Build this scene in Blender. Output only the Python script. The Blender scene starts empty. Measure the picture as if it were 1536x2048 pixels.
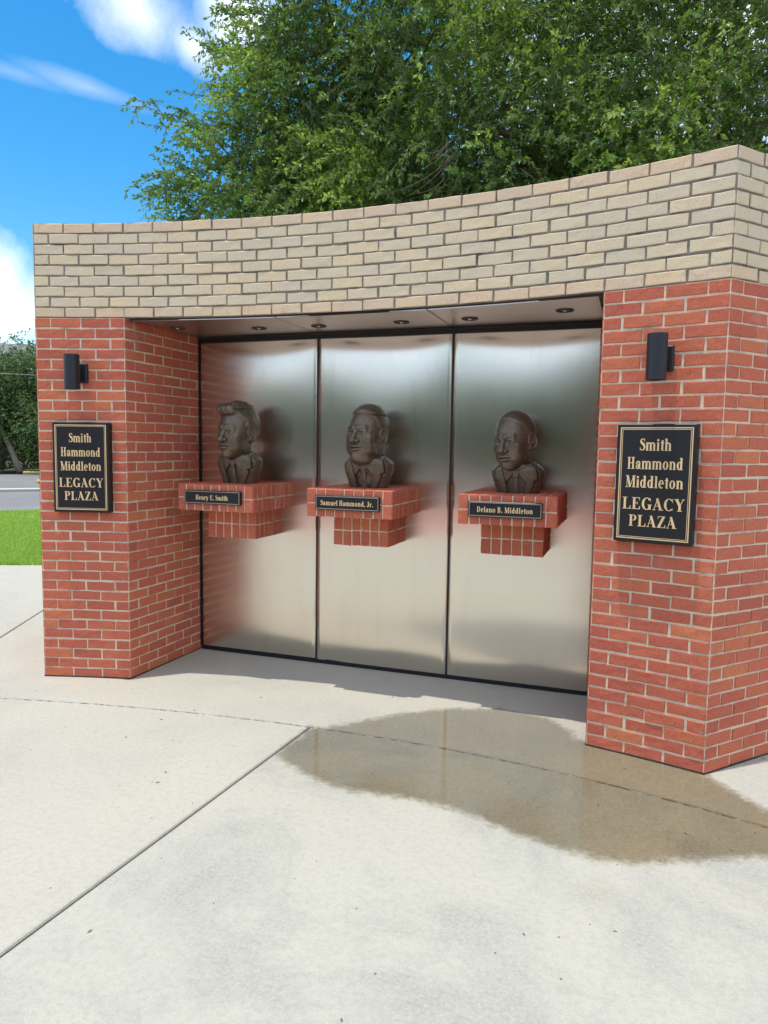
import bpy, math, random
import numpy as np
from mathutils import Matrix, Vector
random.seed(7)
rng = np.random.default_rng(11)
sc = bpy.context.scene
col = sc.collection
R_ARC = 6.788          # radius of the curved front face, centre towards the viewer
BL = .2032             # brick length incl. joint
CH = .0677333          # course height
Z1 = 36 * CH           # top of red brick
Z2 = 45 * CH           # top of buff brick

# ------------------------------------------------------------------ camera, sky, sun
def set_camera():
    yaw, pitch, roll = -.33723, -.08979, .01464
    f = Vector((math.sin(yaw) * math.cos(pitch), math.cos(yaw) * math.cos(pitch), math.sin(pitch)))
    r = Vector((math.cos(yaw), -math.sin(yaw), 0)); u = r.cross(f)
    r2 = r * math.cos(roll) + u * math.sin(roll); u2 = u * math.cos(roll) - r * math.sin(roll)
    cd = bpy.data.cameras.new('camera'); co = bpy.data.objects.new('camera', cd); col.objects.link(co)
    m = Matrix((r2, u2, -f)).transposed().to_4x4(); m.translation = Vector((1.7236, -4.17725, 1.61812))
    co.matrix_world = m
    cd.sensor_fit = 'HORIZONTAL'; cd.sensor_width = 36; cd.lens = 36 * 1447.16 / 1536
    cd.clip_start = .05; cd.clip_end = 3000
    sc.camera = co
set_camera()
SUN = Vector((-.30, -.27, 2.44)).normalized()        # towards the sun: almost overhead
elev = math.asin(SUN.z); azim = math.atan2(SUN.x, SUN.y)
w = bpy.data.worlds.new("World"); sc.world = w; w.use_nodes = True
nt = w.node_tree; nt.nodes.clear()
def N(nt, t, **k):
    n = nt.nodes.new(t)
    for a, b in k.items():
        if a.startswith('i_'): n.inputs[a[2:].replace('_', ' ')].default_value = b
        else: setattr(n, a, b)
    return n
def L(nt, a, b): nt.links.new(a, b)
def mathn(nt, op, a, b=None, c=None, clamp=False):
    n = nt.nodes.new('ShaderNodeMath'); n.operation = op; n.use_clamp = clamp
    for i, v in enumerate((a, b, c)):
        if v is None: continue
        if isinstance(v, (int, float)): n.inputs[i].default_value = v
        else: nt.links.new(v, n.inputs[i])
    return n.outputs[0]
def build_world():
    out = N(nt, 'ShaderNodeOutputWorld')
    sky = N(nt, 'ShaderNodeTexSky'); sky.sky_type = 'NISHITA'; sky.sun_disc = False
    sky.sun_elevation = elev; sky.sun_rotation = azim
    sky.altitude = 50; sky.air_density = 1.0; sky.dust_density = .4; sky.ozone_density = 2.5
    hs = N(nt, 'ShaderNodeHueSaturation'); hs.inputs['Hue'].default_value = .492; hs.inputs['Saturation'].default_value = 1.42; hs.inputs['Value'].default_value = 1.0
    L(nt, sky.outputs[0], hs.inputs['Color'])
    bg = N(nt, 'ShaderNodeBackground'); bg.inputs[1].default_value = SKY_STRENGTH
    L(nt, hs.outputs[0], bg.inputs[0])
    cl = N(nt, 'ShaderNodeBackground'); cl.inputs[0].default_value = (.86, .90, 1, 1); cl.inputs[1].default_value = CLOUD_STRENGTH
    tc = N(nt, 'ShaderNodeTexCoord'); sep = N(nt, 'ShaderNodeSeparateXYZ'); L(nt, tc.outputs['Generated'], sep.inputs[0])
    z = mathn(nt, 'MAXIMUM', sep.outputs[2], 0.0)
    zz = mathn(nt, 'ADD', z, .12)
    x = mathn(nt, 'DIVIDE', sep.outputs[0], zz); y = mathn(nt, 'DIVIDE', sep.outputs[1], zz)
    cmb = N(nt, 'ShaderNodeCombineXYZ'); L(nt, x, cmb.inputs[0]); L(nt, y, cmb.inputs[1])
    n1 = N(nt, 'ShaderNodeTexNoise', noise_dimensions='3D'); n1.inputs['Scale'].default_value = 1.15; n1.inputs['Detail'].default_value = 8; n1.inputs['Roughness'].default_value = .55
    n1.inputs['Distortion'].default_value = .3
    L(nt, cmb.outputs[0], n1.inputs['Vector'])
    # cloud banks at their places in the sky, with ragged noise edges
    nd = N(nt, 'ShaderNodeTexNoise'); nd.inputs['Scale'].default_value = 9; nd.inputs['Detail'].default_value = 7; nd.inputs['Roughness'].default_value = .6
    L(nt, tc.outputs['Generated'], nd.inputs['Vector'])
    rag = mathn(nt, 'MULTIPLY', mathn(nt, 'SUBTRACT', nd.outputs[0], .5), 1.5)
    tot = None
    for (d, rx, amp, tilt) in CLOUDS:
        v = Vector(d).normalized()
        right = Vector((v.y, -v.x, 0)).normalized(); up = right.cross(v)
        a = right * math.cos(tilt) + up * math.sin(tilt); b = up * math.cos(tilt) - right * math.sin(tilt)
        def dot(vec):
            n = N(nt, 'ShaderNodeVectorMath', operation='DOT_PRODUCT'); L(nt, tc.outputs['Generated'], n.inputs[0]); n.inputs[1].default_value = vec
            return n.outputs['Value']
        pa = mathn(nt, 'DIVIDE', dot(a), rx[0]); pb = mathn(nt, 'DIVIDE', dot(b), rx[1])
        q = mathn(nt, 'SQRT', mathn(nt, 'ADD', mathn(nt, 'MULTIPLY', pa, pa), mathn(nt, 'MULTIPLY', pb, pb)))
        front = mathn(nt, 'GREATER_THAN', dot(v), 0.0)
        m = mathn(nt, 'SUBTRACT', 1.0, mathn(nt, 'ADD', q, rag))
        m = mathn(nt, 'MULTIPLY', mathn(nt, 'MULTIPLY', mathn(nt, 'MULTIPLY', m, 1.0, clamp=True), amp), front)
        tot = m if tot is None else mathn(nt, 'MAXIMUM', tot, m)
    gen = N(nt, 'ShaderNodeMapRange'); gen.inputs['From Min'].default_value = .36; gen.inputs['From Max'].default_value = .58
    L(nt, n1.outputs[0], gen.inputs['Value'])
    # broken cloud elsewhere, blue gap over the north-west where the photograph looks
    dd = N(nt, 'ShaderNodeVectorMath', operation='DOT_PRODUCT'); L(nt, tc.outputs['Generated'], dd.inputs[0]); dd.inputs[1].default_value = Vector((-.60, .70, .38)).normalized()
    gap = N(nt, 'ShaderNodeMapRange'); gap.inputs['From Min'].default_value = .80; gap.inputs['From Max'].default_value = .93
    gap.inputs['To Min'].default_value = 1; gap.inputs['To Max'].default_value = 0
    L(nt, dd.outputs['Value'], gap.inputs['Value'])
    g2 = mathn(nt, 'MULTIPLY', gen.outputs[0], gap.outputs[0])
    tot = mathn(nt, 'MAXIMUM', tot, g2)
    mx = N(nt, 'ShaderNodeMixShader'); L(nt, tot, mx.inputs[0]); L(nt, bg.outputs[0], mx.inputs[1]); L(nt, cl.outputs[0], mx.inputs[2])
    L(nt, mx.outputs[0], out.inputs[0])
SKY_STRENGTH = .15
CLOUD_STRENGTH = 1.22
CLOUDS = [((-.540, .700, .474), (.068, .052), .90, -.40), ((-.497, .740, .449), (.050, .026), .65, -.45),
          ((-.440, .757, .484), (.062, .062), .95, -.2), ((-.600, .693, .397), (.085, .013), .22, -.15), ((-.66, .645, .40), (.06, .010), .14, -.1),
          ((-.730, .668, .195), (.055, .070), 1.0, .25), ((-.715, .69, .155), (.09, .06), .9, 0), ((-.80, .58, .2), (.12, .1), 1.0, 0)]
build_world()
sl = bpy.data.lights.new('sun', 'SUN'); sl.energy = 2.6; sl.angle = math.radians(.53); sl.color = (1, .965, .90)
so = bpy.data.objects.new('sun', sl); col.objects.link(so); so.rotation_euler = SUN.to_track_quat('Z', 'Y').to_euler(); so.location = (0, 0, 30)
sc.view_settings.view_transform = 'Standard'; sc.view_settings.look = 'None'; sc.view_settings.gamma = 1
sc.view_settings.exposure = .52; sc.view_settings.use_curve_mapping = False
sc.cycles.max_bounces = 8; sc.cycles.diffuse_bounces = 4; sc.cycles.glossy_bounces = 4; sc.cycles.transparent_max_bounces = 8

# ------------------------------------------------------------------ helpers
def link(o, parent=None):
    col.objects.link(o)
    if parent is not None: o.parent = parent
    return o
def mesh_np(name, V, F, mat=None, smooth=False, attr=None):
    """V (n,3); F list/array of faces, all with the same vertex count, or a list of such arrays"""
    me = bpy.data.meshes.new(name)
    V = np.asarray(V, dtype=np.float32).reshape(-1, 3)
    Fs = F if isinstance(F, list) and len(F) and isinstance(F[0], np.ndarray) else [np.asarray(F, dtype=np.int32)]
    Fs = [np.asarray(f, dtype=np.int32) for f in Fs if len(f)]
    me.vertices.add(len(V)); me.vertices.foreach_set('co', V.ravel())
    nl = sum(f.size for f in Fs); nf = sum(len(f) for f in Fs)
    me.loops.add(nl); me.polygons.add(nf)
    me.loops.foreach_set('vertex_index', np.concatenate([f.ravel() for f in Fs]))
    ls = []; st = 0
    for f in Fs:
        k = f.shape[1]; ls.append(st + np.arange(len(f)) * k); st += f.size
    me.polygons.foreach_set('loop_start', np.concatenate(ls).astype(np.int32))
    me.polygons.foreach_set('use_smooth', np.full(nf, bool(smooth)))
    if mat is not None: me.materials.append(mat)
    if attr:
        for k, v in attr.items():
            a = me.attributes.new(k, 'FLOAT', 'POINT'); a.data.foreach_set('value', np.asarray(v, dtype=np.float32))
    me.update(calc_edges=True); me.validate()
    return me
def tag(o, label=None, cat=None, group=None, kind=None):
    if label: o['label'] = label
    if cat: o['category'] = cat
    if group: o['group'] = group
    if kind: o['kind'] = kind
    return o
def obj(name, me, parent=None, mat4=None, **k):
    o = bpy.data.objects.new(name, me); link(o, parent)
    if mat4 is not None: o.matrix_local = mat4
    return tag(o, **k)
def empty(name, loc=(0, 0, 0), rz=0, **k):
    o = bpy.data.objects.new(name, None); col.objects.link(o); o.location = loc; o.rotation_euler = (0, 0, rz); o.empty_display_size = .1
    return tag(o, **k)
class MB:
    """collects boxes, tubes, lathes, prisms into one mesh"""
    def __init__(s): s.V = []; s.Q = []; s.T = []; s.n = 0
    def add(s, V, Q=(), T=()):
        V = np.asarray(V, float).reshape(-1, 3); s.V.append(V)
        if len(Q): s.Q.append(np.asarray(Q) + s.n)
        if len(T): s.T.append(np.asarray(T) + s.n)
        s.n += len(V); return s
    def box(s, c, d, M=None, bev=0):
        c = np.array(c, float); h = np.array(d, float) / 2
        if bev:
            b = min(bev, *(h * .9)); V = []
            for ax in range(3):
                for sg in (-1, 1):
                    u, v = [(1, 2), (2, 0), (0, 1)][ax]
                    for a_, b_ in ((-1, -1), (1, -1), (1, 1), (-1, 1)) if sg > 0 else ((-1, -1), (-1, 1), (1, 1), (1, -1)):
                        p = np.zeros(3); p[ax] = sg * h[ax]; p[u] = a_ * (h[u] - b); p[v] = b_ * (h[v] - b); V.append(p)
            V = np.array(V)
            import itertools
            Q = [list(range(i * 4, i * 4 + 4)) for i in range(6)]
            # edge strips & corners through convex matching
            def idx(ax, sg, sa, sb):
                u, v = [(1, 2), (2, 0), (0, 1)][ax]
                for k in range(4):
                    i = (ax * 2 + (sg > 0)) * 4 + k
                    if np.sign(V[i][u]) == sa and np.sign(V[i][v]) == sb: return i
            def find(ax, sgn):
                u, v = [(1, 2), (2, 0), (0, 1)][ax]; return idx(ax, sgn[ax], sgn[u], sgn[v])
            T = []
            for sg in itertools.product((-1, 1), repeat=3):
                t = [find(0, sg), find(1, sg), find(2, sg)]; T.append(t if sg[0] * sg[1] * sg[2] > 0 else t[::-1])
            for ax in range(3):
                u, v = [(1, 2), (2, 0), (0, 1)][ax]
                for su, sv in itertools.product((-1, 1), repeat=2):
                    a = [0, 0, 0]; b2 = [0, 0, 0]; a[ax] = 1; b2[ax] = -1; a[u] = b2[u] = su; a[v] = b2[v] = sv
                    q = [find(u, a), find(u, b2), find(v, b2), find(v, a)]
                    Q.append(q[::-1] if su * sv > 0 else q)
            V = V + c
            if M is not None: V = (np.array(M.to_3x3()) @ V.T).T + np.array(M.translation)
            return s.add(V, Q, T)
        V = np.array([[x, y, z] for x in (-1, 1) for y in (-1, 1) for z in (-1, 1)]) * h + c
        if M is not None: V = (np.array(M.to_3x3()) @ V.T).T + np.array(M.translation)
        return s.add(V, [[0, 1, 3, 2], [4, 6, 7, 5], [0, 4, 5, 1], [2, 3, 7, 6], [0, 2, 6, 4], [1, 5, 7, 3]])
    def prism(s, poly, z0, z1, cap=True):
        """poly ccw in xy"""
        P = np.asarray(poly, float); n = len(P)
        V = np.vstack([np.c_[P, np.full(n, z0)], np.c_[P, np.full(n, z1)]])
        Q = [[i, (i + 1) % n, n + (i + 1) % n, n + i] for i in range(n)]
        T = []
        if cap:
            from mathutils.geometry import tessellate_polygon
            t = tessellate_polygon([[Vector((p[0], p[1], 0)) for p in P]])
            for a, b, c in t:
                cr = (P[b][0] - P[a][0]) * (P[c][1] - P[a][1]) - (P[b][1] - P[a][1]) * (P[c][0] - P[a][0])
                if cr < 0: b, c = c, b
                T.append([n + a, n + b, n + c]); T.append([a, c, b])
        return s.add(V, Q, T)
    def lathe(s, prof, c=(0, 0, 0), n=24, axis='z', M=None):
        prof = np.asarray(prof, float); k = len(prof); a = np.arange(n) * 2 * math.pi / n
        V = np.stack([np.outer(np.cos(a), prof[:, 0]), np.outer(np.sin(a), prof[:, 0]), np.tile(prof[:, 1], (n, 1))], -1).reshape(-1, 3)
        if axis == 'y': V = V[:, [0, 2, 1]] * np.array([1, 1, -1])
        V = V + np.array(c)
        if M is not None: V = (np.array(M.to_3x3()) @ V.T).T + np.array(M.translation)
        Q = [[i * k + j, ((i + 1) % n) * k + j, ((i + 1) % n) * k + j + 1, i * k + j + 1] for i in range(n) for j in range(k - 1)]
        return s.add(V, Q)
    def tube(s, P, r, n=6, cap=True):
        P = np.asarray(P, float); m = len(P); r = np.broadcast_to(np.asarray(r, float), (m,))
        T = np.gradient(P, axis=0); T /= np.linalg.norm(T, axis=1)[:, None] + 1e-9
        up = np.array([0, 0, 1.0]); 
        if abs(T[0] @ up) > .9: up = np.array([1.0, 0, 0])
        A = np.cross(T, up); A /= np.linalg.norm(A, axis=1)[:, None] + 1e-9; B = np.cross(T, A)
        a = np.arange(n) * 2 * math.pi / n
        V = P[:, None] + r[:, None, None] * (np.cos(a)[None, :, None] * A[:, None] + np.sin(a)[None, :, None] * B[:, None])
        Q = [[i * n + j, i * n + (j + 1) % n, (i + 1) * n + (j + 1) % n, (i + 1) * n + j] for i in range(m - 1) for j in range(n)]
        b = s.n; s.add(V.reshape(-1, 3), Q)
        if cap:
            s.add(P[[0, -1]], T=[])
            c0 = b + m * n; s.T.append(np.array([[c0, (b + (j + 1) % n), b + j] for j in range(n)] + [[c0 + 1, b + (m - 1) * n + j, b + (m - 1) * n + (j + 1) % n] for j in range(n)]))
        return s
    def mesh(s, name, mat, smooth=False):
        F = []
        if s.Q: F.append(np.vstack(s.Q))
        if s.T: F.append(np.vstack(s.T))
        return mesh_np(name, np.vstack(s.V), F, mat, smooth)
    def build(s, name, mat, parent=None, smooth=False, **k): return obj(name, s.mesh(name, mat, smooth), parent, **k)

# ------------------------------------------------------------------ materials
def newmat(name):
    m = bpy.data.materials.new(name); m.use_nodes = True; t = m.node_tree; t.nodes.clear()
    out = N(t, 'ShaderNodeOutputMaterial'); p = N(t, 'ShaderNodeBsdfPrincipled'); L(t, p.outputs[0], out.inputs[0])
    return m, t, p
def noise(t, vec, scale, detail=4, rough=.5, dist=0):
    n = N(t, 'ShaderNodeTexNoise'); n.inputs['Scale'].default_value = scale; n.inputs['Detail'].default_value = detail
    n.inputs['Roughness'].default_value = rough; n.inputs['Distortion'].default_value = dist
    if vec is not None: L(t, vec, n.inputs['Vector'])
    return n.outputs[0]
def ramp(t, fac, stops):
    r = N(t, 'ShaderNodeValToRGB'); e = r.color_ramp.elements
    while len(e) < len(stops): e.new(.5)
    for i, (p, c) in enumerate(stops):
        e[i].position = p; e[i].color = (c[0], c[1], c[2], 1) if not isinstance(c, (int, float)) else (c, c, c, 1)
    L(t, fac, r.inputs[0]); return r.outputs[0]
def mixc(t, fac, a, b, mode='MIX'):
    n = N(t, 'ShaderNodeMix', data_type='RGBA', blend_type=mode)
    for i, v in ((0, fac), (6, a), (7, b)):
        if isinstance(v, (int, float)): n.inputs[i].default_value = v
        elif isinstance(v, tuple): n.inputs[i].default_value = (*v, 1)
        else: L(t, v, n.inputs[i])
    return n.outputs[2]
def vmap(t, src, scale=(1, 1, 1), rot=(0, 0, 0)):
    n = N(t, 'ShaderNodeMapping'); n.inputs['Scale'].default_value = scale; n.inputs['Rotation'].default_value = rot
    L(t, src, n.inputs['Vector']); return n.outputs[0]
def bump(t, p, h, strength=.3, dist=.005):
    b = N(t, 'ShaderNodeBump'); b.inputs['Strength'].default_value = strength; b.inputs['Distance'].default_value = dist
    L(t, h, b.inputs['Height']); L(t, b.outputs[0], p.inputs['Normal'])
def offset_by_random(t):
    tc = N(t, 'ShaderNodeTexCoord'); oi = N(t, 'ShaderNodeObjectInfo')
    v = N(t, 'ShaderNodeVectorMath', operation='MULTIPLY_ADD'); cm = N(t, 'ShaderNodeCombineXYZ')
    for i in range(3): L(t, oi.outputs['Random'], cm.inputs[i])
    L(t, cm.outputs[0], v.inputs[0]); v.inputs[1].default_value = (37, 91, 53); L(t, tc.outputs['Object'], v.inputs[2])
    return v.outputs[0], oi.outputs['Random'], tc.outputs['Object']
def make_brick_mat(name, cols, fleck, fleck_amt, texdir, stain=None):
    m, t, p = newmat(name)
    v, rnd, ob = offset_by_random(t)
    c = ramp(t, rnd, cols)
    big = noise(t, v, 14, 3, .5)
    c = mixc(t, mathn(t, 'MULTIPLY', big, .35), c, mixc(t, .5, c, (c0(cols)), 'MULTIPLY'))
    fl = noise(t, vmap(t, v, texdir), 150, 3, .65)
    fm = ramp(t, fl, [(.56, 0), (.66, 1)])
    c = mixc(t, mathn(t, 'MULTIPLY', fm, fleck_amt), c, fleck)
    lt = ramp(t, noise(t, v, 210, 2, .6), [(.62, 0), (.70, 1)])
    c = mixc(t, mathn(t, 'MULTIPLY', lt, .35), c, (.75, .55, .40))
    # weathering that has its own shape on the wall: pale lime bloom and dark soot
    geo = N(t, 'ShaderNodeNewGeometry')
    g = ramp(t, noise(t, geo.outputs['Position'], 3.2, 7, .68), [(.60, 0), (.75, 1)])
    c = mixc(t, mathn(t, 'MULTIPLY', g, .30), c, (.52, .44, .38))
    if stain:
        s = ramp(t, noise(t, geo.outputs['Position'], 5.5, 6, .7, .5), [(.56, 0), (.70, 1)])
        c = mixc(t, mathn(t, 'MULTIPLY', s, stain[1]), c, stain[0])
    L(t, c, p.inputs['Base Color']); p.inputs['Roughness'].default_value = .88
    p.inputs['Specular IOR Level'].default_value = .25
    h = mathn(t, 'ADD', mathn(t, 'MULTIPLY', noise(t, vmap(t, v, texdir), 150, 4, .7), .7), mathn(t, 'MULTIPLY', noise(t, v, 45, 3, .6), .5))
    bump(t, p, h, .55, .004)
    return m
def c0(cols): return tuple(cols[0][1])
M = {}
M['red_brick'] = make_brick_mat('red_brick', [(0, (.49, .128, .082)), (.2, (.53, .140, .085)), (.5, (.56, .152, .088)), (.8, (.58, .163, .090)), (.96, (.60, .180, .092)), (1, (.62, .21, .098))], (.10, .030, .022), .6, (1.6, 1, .55))
M['buff_brick'] = make_brick_mat('buff_brick', [(0, (.64, .555, .41)), (.4, (.67, .575, .415)), (.7, (.69, .585, .405)), (1, (.72, .59, .39))], (.20, .13, .08), .35, (1, 1, 1), ((.42, .37, .28), .12))
M['warm_buff_brick'] = make_brick_mat('warm_buff_brick', [(0, (.66, .53, .38)), (.5, (.69, .54, .38)), (1, (.72, .56, .37))], (.30, .15, .06), .4, (1, 1, 1), ((.46, .25, .11), .45))
def make_mortar(name, c1, c2, dark):
    m, t, p = newmat(name); g = N(t, 'ShaderNodeNewGeometry').outputs['Position']
    c = mixc(t, noise(t, g, 9, 5, .6), c1, c2)
    d = ramp(t, noise(t, g, 6.5, 7, .7), [(.50, 0), (.66, 1)])
    c = mixc(t, mathn(t, 'MULTIPLY', d, .75), c, dark)
    L(t, c, p.inputs['Base Color']); p.inputs['Roughness'].default_value = .95
    bump(t, p, noise(t, g, 160, 4, .7), .8, .008); return m
M['mortar'] = make_mortar('mortar', (.80, .69, .51), (.70, .60, .45), (.36, .32, .26))
M['dark_mortar'] = make_mortar('dark_mortar', (.27, .25, .20), (.20, .18, .15), (.05, .043, .038))
def simple(name, colr, rough=.5, metal=0, spec=.5, var=0, bscale=0, bstr=.2):
    m, t, p = newmat(name); tc = N(t, 'ShaderNodeTexCoord').outputs['Object']
    n = noise(t, tc, 12, 5, .6)
    L(t, mixc(t, n, tuple(x * (1 - var) for x in colr), tuple(min(1, x * (1 + var)) for x in colr)), p.inputs['Base Color'])
    p.inputs['Roughness'].default_value = rough; p.inputs['Metallic'].default_value = metal; p.inputs['Specular IOR Level'].default_value = spec
    if bscale: bump(t, p, noise(t, tc, bscale, 4, .6), bstr, .003)
    return m
M['black_plaque'] = simple('black_plaque', (.006, .007, .010), .40, 0, .45, .2)
M['gold'] = simple('gold', (.78, .56, .30), .45, .15, .5, .05)
M['silver_line'] = simple('silver_line', (.42, .37, .31), .5, .2)
M['lamp_black'] = simple('lamp_black', (.012, .014, .022), .42, 0, .5, .25, 300, .15)
M['lamp_glass'] = simple('lamp_glass', (.55, .55, .52), .15)
M['black_bar'] = simple('black_bar', (.008, .009, .012), .5, 0, .4, .3)
M['lintel_steel'] = simple('lintel_steel', (.045, .036, .032), .6, 0, .4, .4, 40, .3)
M['bark'] = simple('bark', (.16, .125, .095), .9, 0, .2, .5, 60, .8)
M['pale_bark'] = simple('pale_bark', (.34, .29, .24), .9, 0, .2, .35, 60, .8)
M['yellow_paint'] = simple('yellow_paint', (.62, .46, .12), .8, 0, .2, .25)
M['curb_concrete'] = simple('curb_concrete', (.55, .53, .48), .9, 0, .2, .15)
M['cable_black'] = simple('cable_black', (.25, .27, .28), .6)
def make_steel(name, rough=.215, aniso=.85, tint=(.77, .725, .645), streak=1.0):
    m, t, p = newmat(name); tc = N(t, 'ShaderNodeTexCoord').outputs['Object']
    a = noise(t, vmap(t, tc, (1, 1, .02)), 130, 3, .6)      # vertical brushing
    b = noise(t, vmap(t, tc, (1, 1, .10)), 9, 6, .65)       # drip streaks
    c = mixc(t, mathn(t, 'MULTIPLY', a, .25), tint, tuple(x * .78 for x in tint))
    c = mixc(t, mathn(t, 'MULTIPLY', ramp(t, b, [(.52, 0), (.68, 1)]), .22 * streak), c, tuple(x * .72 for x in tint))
    L(t, c, p.inputs['Base Color']); p.inputs['Metallic'].default_value = 1
    L(t, mathn(t, 'ADD', mathn(t, 'MULTIPLY', noise(t, tc, 2.5, 5, .6), .10), rough - .05), p.inputs['Roughness'])
    p.inputs['Anisotropic'].default_value = aniso
    tg = N(t, 'ShaderNodeTangent', direction_type='UV_MAP'); L(t, tg.outputs[0], p.inputs['Tangent'])
    bump(t, p, a, .03, .001)
    return m
M['steel'] = make_steel('steel')
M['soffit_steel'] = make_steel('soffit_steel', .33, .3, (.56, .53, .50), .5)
def make_bronze(name, extra=None):
    m, t, p = newmat(name); tc = N(t, 'ShaderNodeTexCoord').outputs['Object']
    c = mixc(t, ramp(t, noise(t, tc, 9, 6, .65), [(.35, 0), (.65, 1)]), (.100, .073, .048), (.165, .127, .086))
    d = ramp(t, noise(t, tc, 60, 4, .6), [(.35, 0), (.6, 1)])
    c = mixc(t, mathn(t, 'MULTIPLY', d, .35), c, (.20, .165, .12))
    if extra:   # blue-green verdigris where rain drips on the nose
        v = N(t, 'ShaderNodeVectorMath', operation='DISTANCE'); L(t, tc, v.inputs[0]); v.inputs[1].default_value = extra
        q = mathn(t, 'ADD', mathn(t, 'DIVIDE', v.outputs['Value'], .055), mathn(t, 'MULTIPLY', noise(t, tc, 55, 4, .6), .9))
        c = mixc(t, ramp(t, q, [(.75, .75), (1.25, 0)]), c, (.17, .22, .24))
    L(t, c, p.inputs['Base Color']); p.inputs['Metallic'].default_value = .45; p.inputs['Roughness'].default_value = .36
    bump(t, p, noise(t, tc, 120, 4, .6), .25, .004); return m
M['bronze'] = make_bronze('bronze')
def make_concrete(name, ca, cb, grey, gamt):
    m, t, p = newmat(name); g = N(t, 'ShaderNodeNewGeometry').outputs['Position']
    c = mixc(t, ramp(t, noise(t, g, .9, 5, .6), [(.35, 0), (.65, 1)]), ca, cb)
    s = ramp(t, noise(t, g, 1.1, 12, .74, .4), [(.46, 0), (.62, 1)])
    s2 = ramp(t, noise(t, g, 70, 4, .75), [(.38, 0), (.60, 1)])
    c = mixc(t, mathn(t, 'MULTIPLY', mathn(t, 'MULTIPLY', s, mathn(t, 'MULTIPLY_ADD', s2, .8, .2)), gamt), c, grey)
    f = ramp(t, noise(t, g, 260, 3, .7), [(.30, 0), (.52, 1)])
    c = mixc(t, mathn(t, 'MULTIPLY', mathn(t, 'SUBTRACT', 1.0, f), .75), c, (.27, .25, .21))
    c = mixc(t, mathn(t, 'MULTIPLY', ramp(t, noise(t, g, 38, 5, .75), [(.36, 1), (.54, 0)]), .34), c, (.29, .28, .24))
    sp = N(t, 'ShaderNodeTexVoronoi'); sp.inputs['Scale'].default_value = 7.5; L(t, g, sp.inputs['Vector'])
    c = mixc(t, ramp(t, mathn(t, 'ADD', sp.outputs['Distance'], mathn(t, 'MULTIPLY', noise(t, g, 90, 2), .06)), [(.055, .85), (.068, 0)]), c, (.10, .085, .07))
    o = ramp(t, noise(t, g, 2.3, 3, .4), [(.70, 0), (.80, 1)])
    c = mixc(t, mathn(t, 'MULTIPLY', o, .30), c, (.62, .42, .22))
    L(t, c, p.inputs['Base Color']); p.inputs['Roughness'].default_value = .9; p.inputs['Specular IOR Level'].default_value = .25
    h = mathn(t, 'ADD', mathn(t, 'MULTIPLY', noise(t, g, 180, 4, .75), .6), mathn(t, 'MULTIPLY', noise(t, vmap(t, g, (1, 6, 1)), 22, 4, .6), .35))
    bump(t, p, h, .6, .006); return m
M['concrete'] = make_concrete('concrete', (.475, .450, .372), (.45, .432, .365), (.33, .325, .29), .55)
M['worn_concrete'] = make_concrete('worn_concrete', (.46, .445, .372), (.44, .43, .362), (.27, .275, .255), .85)
M['joint_fill'] = simple('joint_fill', (.055, .05, .042), .95, 0, .1, .6, 200, .6)
def make_ground(name, ca, cb, sc1, sc2, bs=.5):
    m, t, p = newmat(name); g = N(t, 'ShaderNodeNewGeometry').outputs['Position']
    c = mixc(t, ramp(t, noise(t, g, sc1, 6, .65), [(.35, 0), (.65, 1)]), ca, cb)
    c = mixc(t, mathn(t, 'MULTIPLY', noise(t, g, sc2, 3, .7), .5), c, tuple(x * .45 for x in ca))
    L(t, c, p.inputs['Base Color']); p.inputs['Roughness'].default_value = .95; p.inputs['Specular IOR Level'].default_value = .15
    bump(t, p, noise(t, g, sc2, 4, .7), bs, .02); return m
M['lawn'] = make_ground('lawn', (.20, .36, .05), (.26, .42, .07), .8, 45)
M['asphalt'] = make_ground('asphalt', (.20, .20, .20), (.27, .265, .26), .35, 60)
M['dirt'] = make_ground('dirt', (.10, .11, .05), (.16, .14, .09), .2, 8)
def make_leaf(name, stops, trans=.35):
    m = bpy.data.materials.new(name); m.use_nodes = True; t = m.node_tree; t.nodes.clear()
    out = N(t, 'ShaderNodeOutputMaterial'); at = N(t, 'ShaderNodeAttribute', attribute_name='tone')
    c = ramp(t, at.outputs['Fac'], stops)
    p = N(t, 'ShaderNodeBsdfPrincipled'); L(t, c, p.inputs['Base Color']); p.inputs['Roughness'].default_value = .42; p.inputs['Specular IOR Level'].default_value = .5
    tr = N(t, 'ShaderNodeBsdfTranslucent'); L(t, mixc(t, 1.0, c, (1.3, 1.25, .55), 'MULTIPLY'), tr.inputs[0])
    mx = N(t, 'ShaderNodeMixShader'); mx.inputs[0].default_value = trans
    L(t, p.outputs[0], mx.inputs[1]); L(t, tr.outputs[0], mx.inputs[2]); L(t, mx.outputs[0], out.inputs[0]); return m
M['leaf'] = make_leaf('leaf', [(0, (.055, .11, .036)), (.35, (.105, .20, .048)), (.7, (.19, .33, .065)), (1, (.34, .50, .11))], .42)
M['far_leaf'] = make_leaf('far_leaf', [(0, (.04, .08, .03)), (.5, (.09, .17, .05)), (1, (.24, .36, .08))], .3)
M['grass'] = make_leaf('grass', [(0, (.19, .35, .05)), (.5, (.34, .52, .09)), (1, (.52, .62, .18))], .35)

# ------------------------------------------------------------------ the setting: ground, road, lawn
def sheet(name, poly, z, mat, label, th=.02, parent=None, kind='structure'):
    m = MB(); m.prism(poly, z - th, z); return m.build(name, mat, parent, label=label, kind=kind)
sheet('ground', [(-400, -400), (400, -400), (400, 400), (-400, 400)], -.13, M['dirt'], 'bare earth ground stretching away beyond the lawn and road')
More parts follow.
